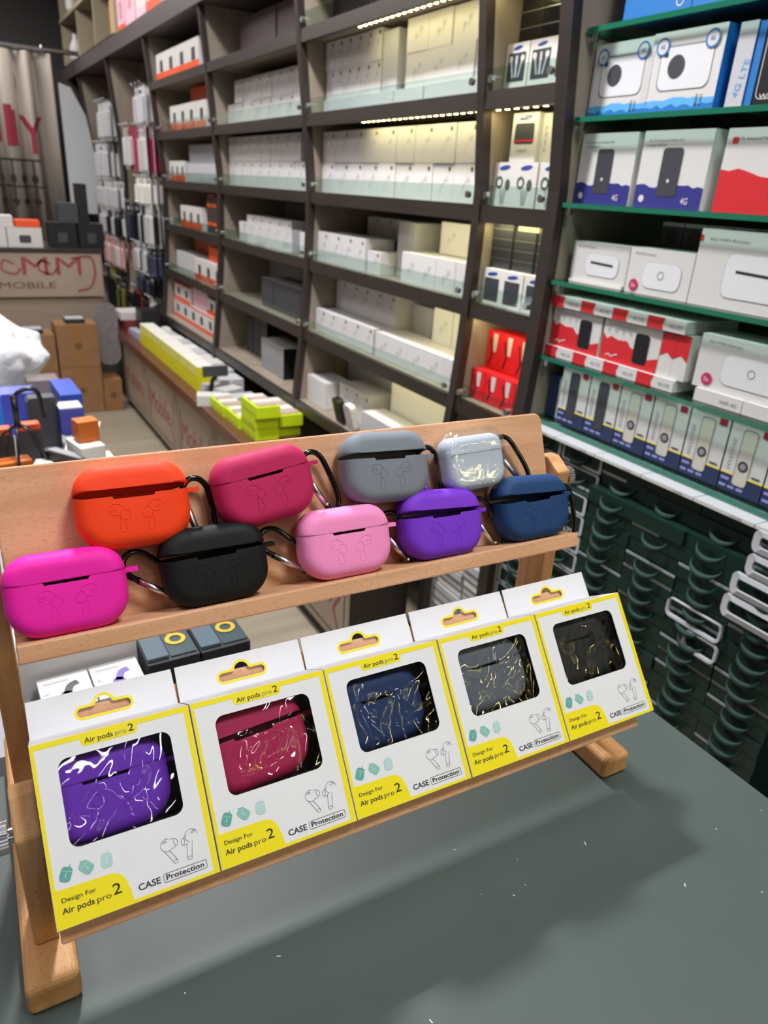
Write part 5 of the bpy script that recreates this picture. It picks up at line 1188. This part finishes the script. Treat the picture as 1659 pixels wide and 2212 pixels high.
for s_, mm_, ox, ww in (('WIRELESS MIC', M_ink, -.028, .050), ('NEW', M_red, -.054, .020)):
    tv = text(s_, .007, .01, ww); m.add([(a, b, .1434) for a, b in tv[0]], tv[1], mm_, M=Matrix.Translation((ox, -.022, 0)))
for pts, mm_ in (([(.0, -.01), (.03, .018)], M_grey), ([(.012, .0), (.036, -.006)], M_purple)):
    tv = stroke(pts, .006); m.add([(a, b, .1434) for a, b in tv[0]], tv[1], mm_)
item('microphone_box', m, .060, .766, 0, .03, 'larger white box with a violet picture behind the two microphone boxes')
item('grey_box', MB().solidbox((-.03, -.04, 0), (.03, .04, .10), M_grey), -.022, .680, 0, .03, 'grey box at the left of the microphone boxes')
M_smoke = mat('smoky_lid', '#5a6872', .2); M_goldm = mat('gold_seal', '#c9a52e', .35, .4)
for q, (x, y) in enumerate(((.155, .800), (.216, .800))):
    m = MB(); m.box((-.029, -.10, 0), (.030, .10, .120), M_black)
    m.box((-.028, -.094, .120), (-.004, .095, .124), M_smoke); m.box((-.002, -.094, .120), (.028, .095, .1215), mat('deep_teal', '#16333a', .4))
    tv = stroke([(-.002, .09), (.008, -.05)], .006); m.add([(a, b, .1222) for a, b in tv[0]], tv[1], M_goldm)
    tv = ring2(.012, -.062, .012, .005, 18); m.add([(a, b, .1225) for a, b in tv[0]], tv[1], M_goldm)
    item('gift_box', m, x, y, 0, .02, f'black gift box with smoky lid and gold seal, {["left","right"][q]} of two behind the table', group='black gift boxes')
# earphone packs in a white heap
r3 = random.Random(9)
def a_pic(w, d, h, ink, band=None):
    m = MB(); m.box((-w/2, -d/2, 0), (w/2, d/2, h), M_offw)
    m.add([(a, b, h+.0006) for a, b in pf(circ(0, 0, w*.18, d*.2, 12, .5))[0]], pf(circ(0, 0, w*.18, d*.2, 12, .5))[1], ink)
    m.add([(a, b, h+.0006) for a, b in R4(-w*.42, -d*.42, w*.2, -d*.34)[0]], R4(-w*.42, -d*.42, w*.2, -d*.34)[1], band or M_lgrey)
    return m
pos = [(.235, 1.62, 0), (.200, 1.72, 0), (.120, 1.61, 0), (.232, 1.83, 0), (.165, 1.64, 0), (.205, 1.62, .042), (.225, 1.72, .042), (.06, 1.52, 0), (.14, 1.50, 0), (.215, 1.50, 0)]
for q, (x, y, z) in enumerate(pos):
    item('earphone_pack', a_pic(.052, .088, .041, r3.choice([M_dkgrey, M_grey, mat('salmon_card', '#d97a5c', .5)])), x, y, z, r3.uniform(-.25, .25), f'cream earphone pack with a picture on its lid, {WLD[q]} in the heap', group='cream earphone packs')
m = MB(); m.solidbox((-.012, -.06, 0), (.012, .06, .018), M_black); m.solidbox((-.010, -.058, .018), (.010, .04, .022), M_grey)
item('dark_stand_box', m, .160, 1.62, .043, .6, 'slim black stand lying on the cream packs', 'stand')
item('orange_box', MB().solidbox((-.022, -.02, 0), (.022, .02, .045), mat('burnt_orange', '#c26212', .5)), .210, 1.63, .085, .2, 'burnt orange box at the near end of the cream heap')
item('orange_box', MB().solidbox((-.035, -.02, 0), (.035, .02, .045), mat('burnt_orange', '#c26212', .5)), .060, 1.66, 0, .2, 'burnt orange box lying before the smoky pouches')
# blue flat box, grey lid box, charcoal organiser
item('blue_tub', MB().solidbox((-.026, -.085, 0), (.026, .085, .105), mat('cobalt_card', '#2a49a8', .4)), .222, 2.02, 0, .03, 'cobalt blue carton near the aisle edge of the display counter')
m = MB(); m.solidbox((-.026, -.03, 0), (.026, .03, .062), mat('violet_blue', '#3f44a0', .4)); m.solidbox((-.026, -.03, .062), (.026, .03, .065), M_lgrey)
item('grey_lid_box', m, .205, 1.84, .042, .03, 'box with grey lid and violet sides in front of the cobalt carton')
item('dark_upright_case', MB().prism([(-.034, 0), (.034, 0), (.034, .115), (.028, .125), (-.028, .125), (-.034, .115)], -.02, .02, M_dkgrey, 'y'), .148, 1.87, 0, .02, 'charcoal upright case standing in the middle of the display counter', 'case')
# pouches with orange headers
for q, (x, y) in enumerate(((.045, 1.73), (.105, 1.75), (.015, 1.80), (-.045, 1.72))):
    m = MB(); m.prism(rrect(.052, .085, .010, 0, .044, 3), 0, .016, mat('smoky_pouch', '#4c4648', .25), 'y'); m.prism(rrect(.046, .014, .004, 0, .092, 2), -.002, .018, M_orange, 'y')
    o = item('orange_topped_pouch', m, x, y, 0, .1, f'smoky pouch with an orange header card, {WLD[q]} of four around the headset stand', 'pouch', 'orange-topped pouches')
    o.rotation_euler.x = .15
for q, (x, y, w, d, h, mm, lab) in enumerate(((.035, 1.90, .055, .04, .125, mat('azure_pack', '#2f86d8', .4), 'azure blue pack with a rainbow label at the left edge'), (.105, 2.02, .08, .08, .105, mat('violet_blue_shiny', '#4a50b4', .2), 'shiny violet blue pack behind the charcoal case'), (-.035, 1.86, .06, .04, .11, M_lblue, 'light blue pack left of the azure one'), (.185, 2.22, .08, .08, .085, mat('silver_brown_tin', '#7d7072', .25), 'shiny taupe tin behind the cobalt carton'))):
    m = gbox(w, d, h, mm)
    if q == 0:
        for k, c in enumerate(('#d0508c', '#e8a020', '#7ac030')): m.flat(R4(-.012, .04+.015*k, .016, .053+.015*k), mat('rainbow_%d' % k, c, .5), -.0006)
    item('colour_pack', m, x, y-d/2, 0, 0, lab)
# headset stand: arch on a post with spreading feet
BL = mat('black_plastic', '#111216', .3)
t = empty('headset_stand', 'black headset stand with arched band and spreading feet on the display counter', 'headset stand', loc=(.080, 1.665, DZ))
MB().tube([(0, 0, .115), (0, 0, .185)], .007, BL, 10).build('post', t)
MB().tube([(x, 0, z) for x, z in smooth2([(-.002, .178), (.012, .192), (.030, .197), (.044, .192), (.050, .176), (.052, .150), (.054, .132)], 6)], .0050, BL, 8).build('arch', t)
for k in range(5):
    a = k*2*math.pi/5 - .5; MB().tube([(0, 0, .125), (math.cos(a)*.03, math.sin(a)*.03, .105), (math.cos(a)*.072, math.sin(a)*.05, .002)], .0032, BL, 6).build('foot', t)
# big white carrier bag
bm = bmesh.new(); bmesh.ops.create_icosphere(bm, subdivisions=5, radius=1)
from mathutils import noise
for v in bm.verts:
    p = v.co.copy(); k = noise.noise(p*1.6)*.16 + noise.noise(p*4)*.07
    r = 1 + k
    top = max(0, p.z); v.co = Vector((p.x*r*(.285 - .09*top*top), p.y*r*(.12 - .04*top*top), (p.z*.5+.5)*.26*(1+.12*noise.noise(p*2.2)) + .0))
    if p.z < -.5: v.co.z = max(v.co.z*.5, 0)
me = bpy.data.meshes.new('carrier_bag'); bm.to_mesh(me); bm.free(); me.materials.append(mat('white_poly_bag', '#dcdde0', .32, bump=(14, .8, .02))); me.polygons.foreach_set('use_smooth', [True]*len(me.polygons))
o = bpy.data.objects.new('carrier_bag', me); COL.objects.link(o); o.location = (-.045, 2.36, DZ+ZO+.001); tag(o, 'full white plastic carrier bag on the display counter at the left edge', 'bag')

# ================================================================ shelving that goes on behind the photographer (seen only as LED lines mirrored in the window films)
rs = empty('rear_shelving', 'lit wall shelving that continues behind the photographer on the same wall', 'shelving', loc=(1.22, -1.5, FL))
for y in (-.50, -1.50, -2.50): MB().solidbox((1.06, y-.011, FL), (1.385, y+.011, .62), M_shelfin).build('side_panel', rs, (-1.22, 1.5, -FL))
MB().solidbox((1.386, -2.5, FL), (1.40, -.5, .62), M_back).build('back_panel', rs, (-1.22, 1.5, -FL))
for z in (.60, .20, -.24):
    b = MB().solidbox((1.06, -2.489, z-.03), (1.385, -.511, z), M_shelfdark).build('shelf_board', rs, (-1.22, 1.5, -FL))
    m = MB()
    for k in range(2): m.solidbox((1.068, -2.44+k, z-.034), (1.072, -1.56+k, z-.031), M_ledw)
    tag(m.build('led_tape', b, (0, 0, 0)), 'glowing warm LED tape')
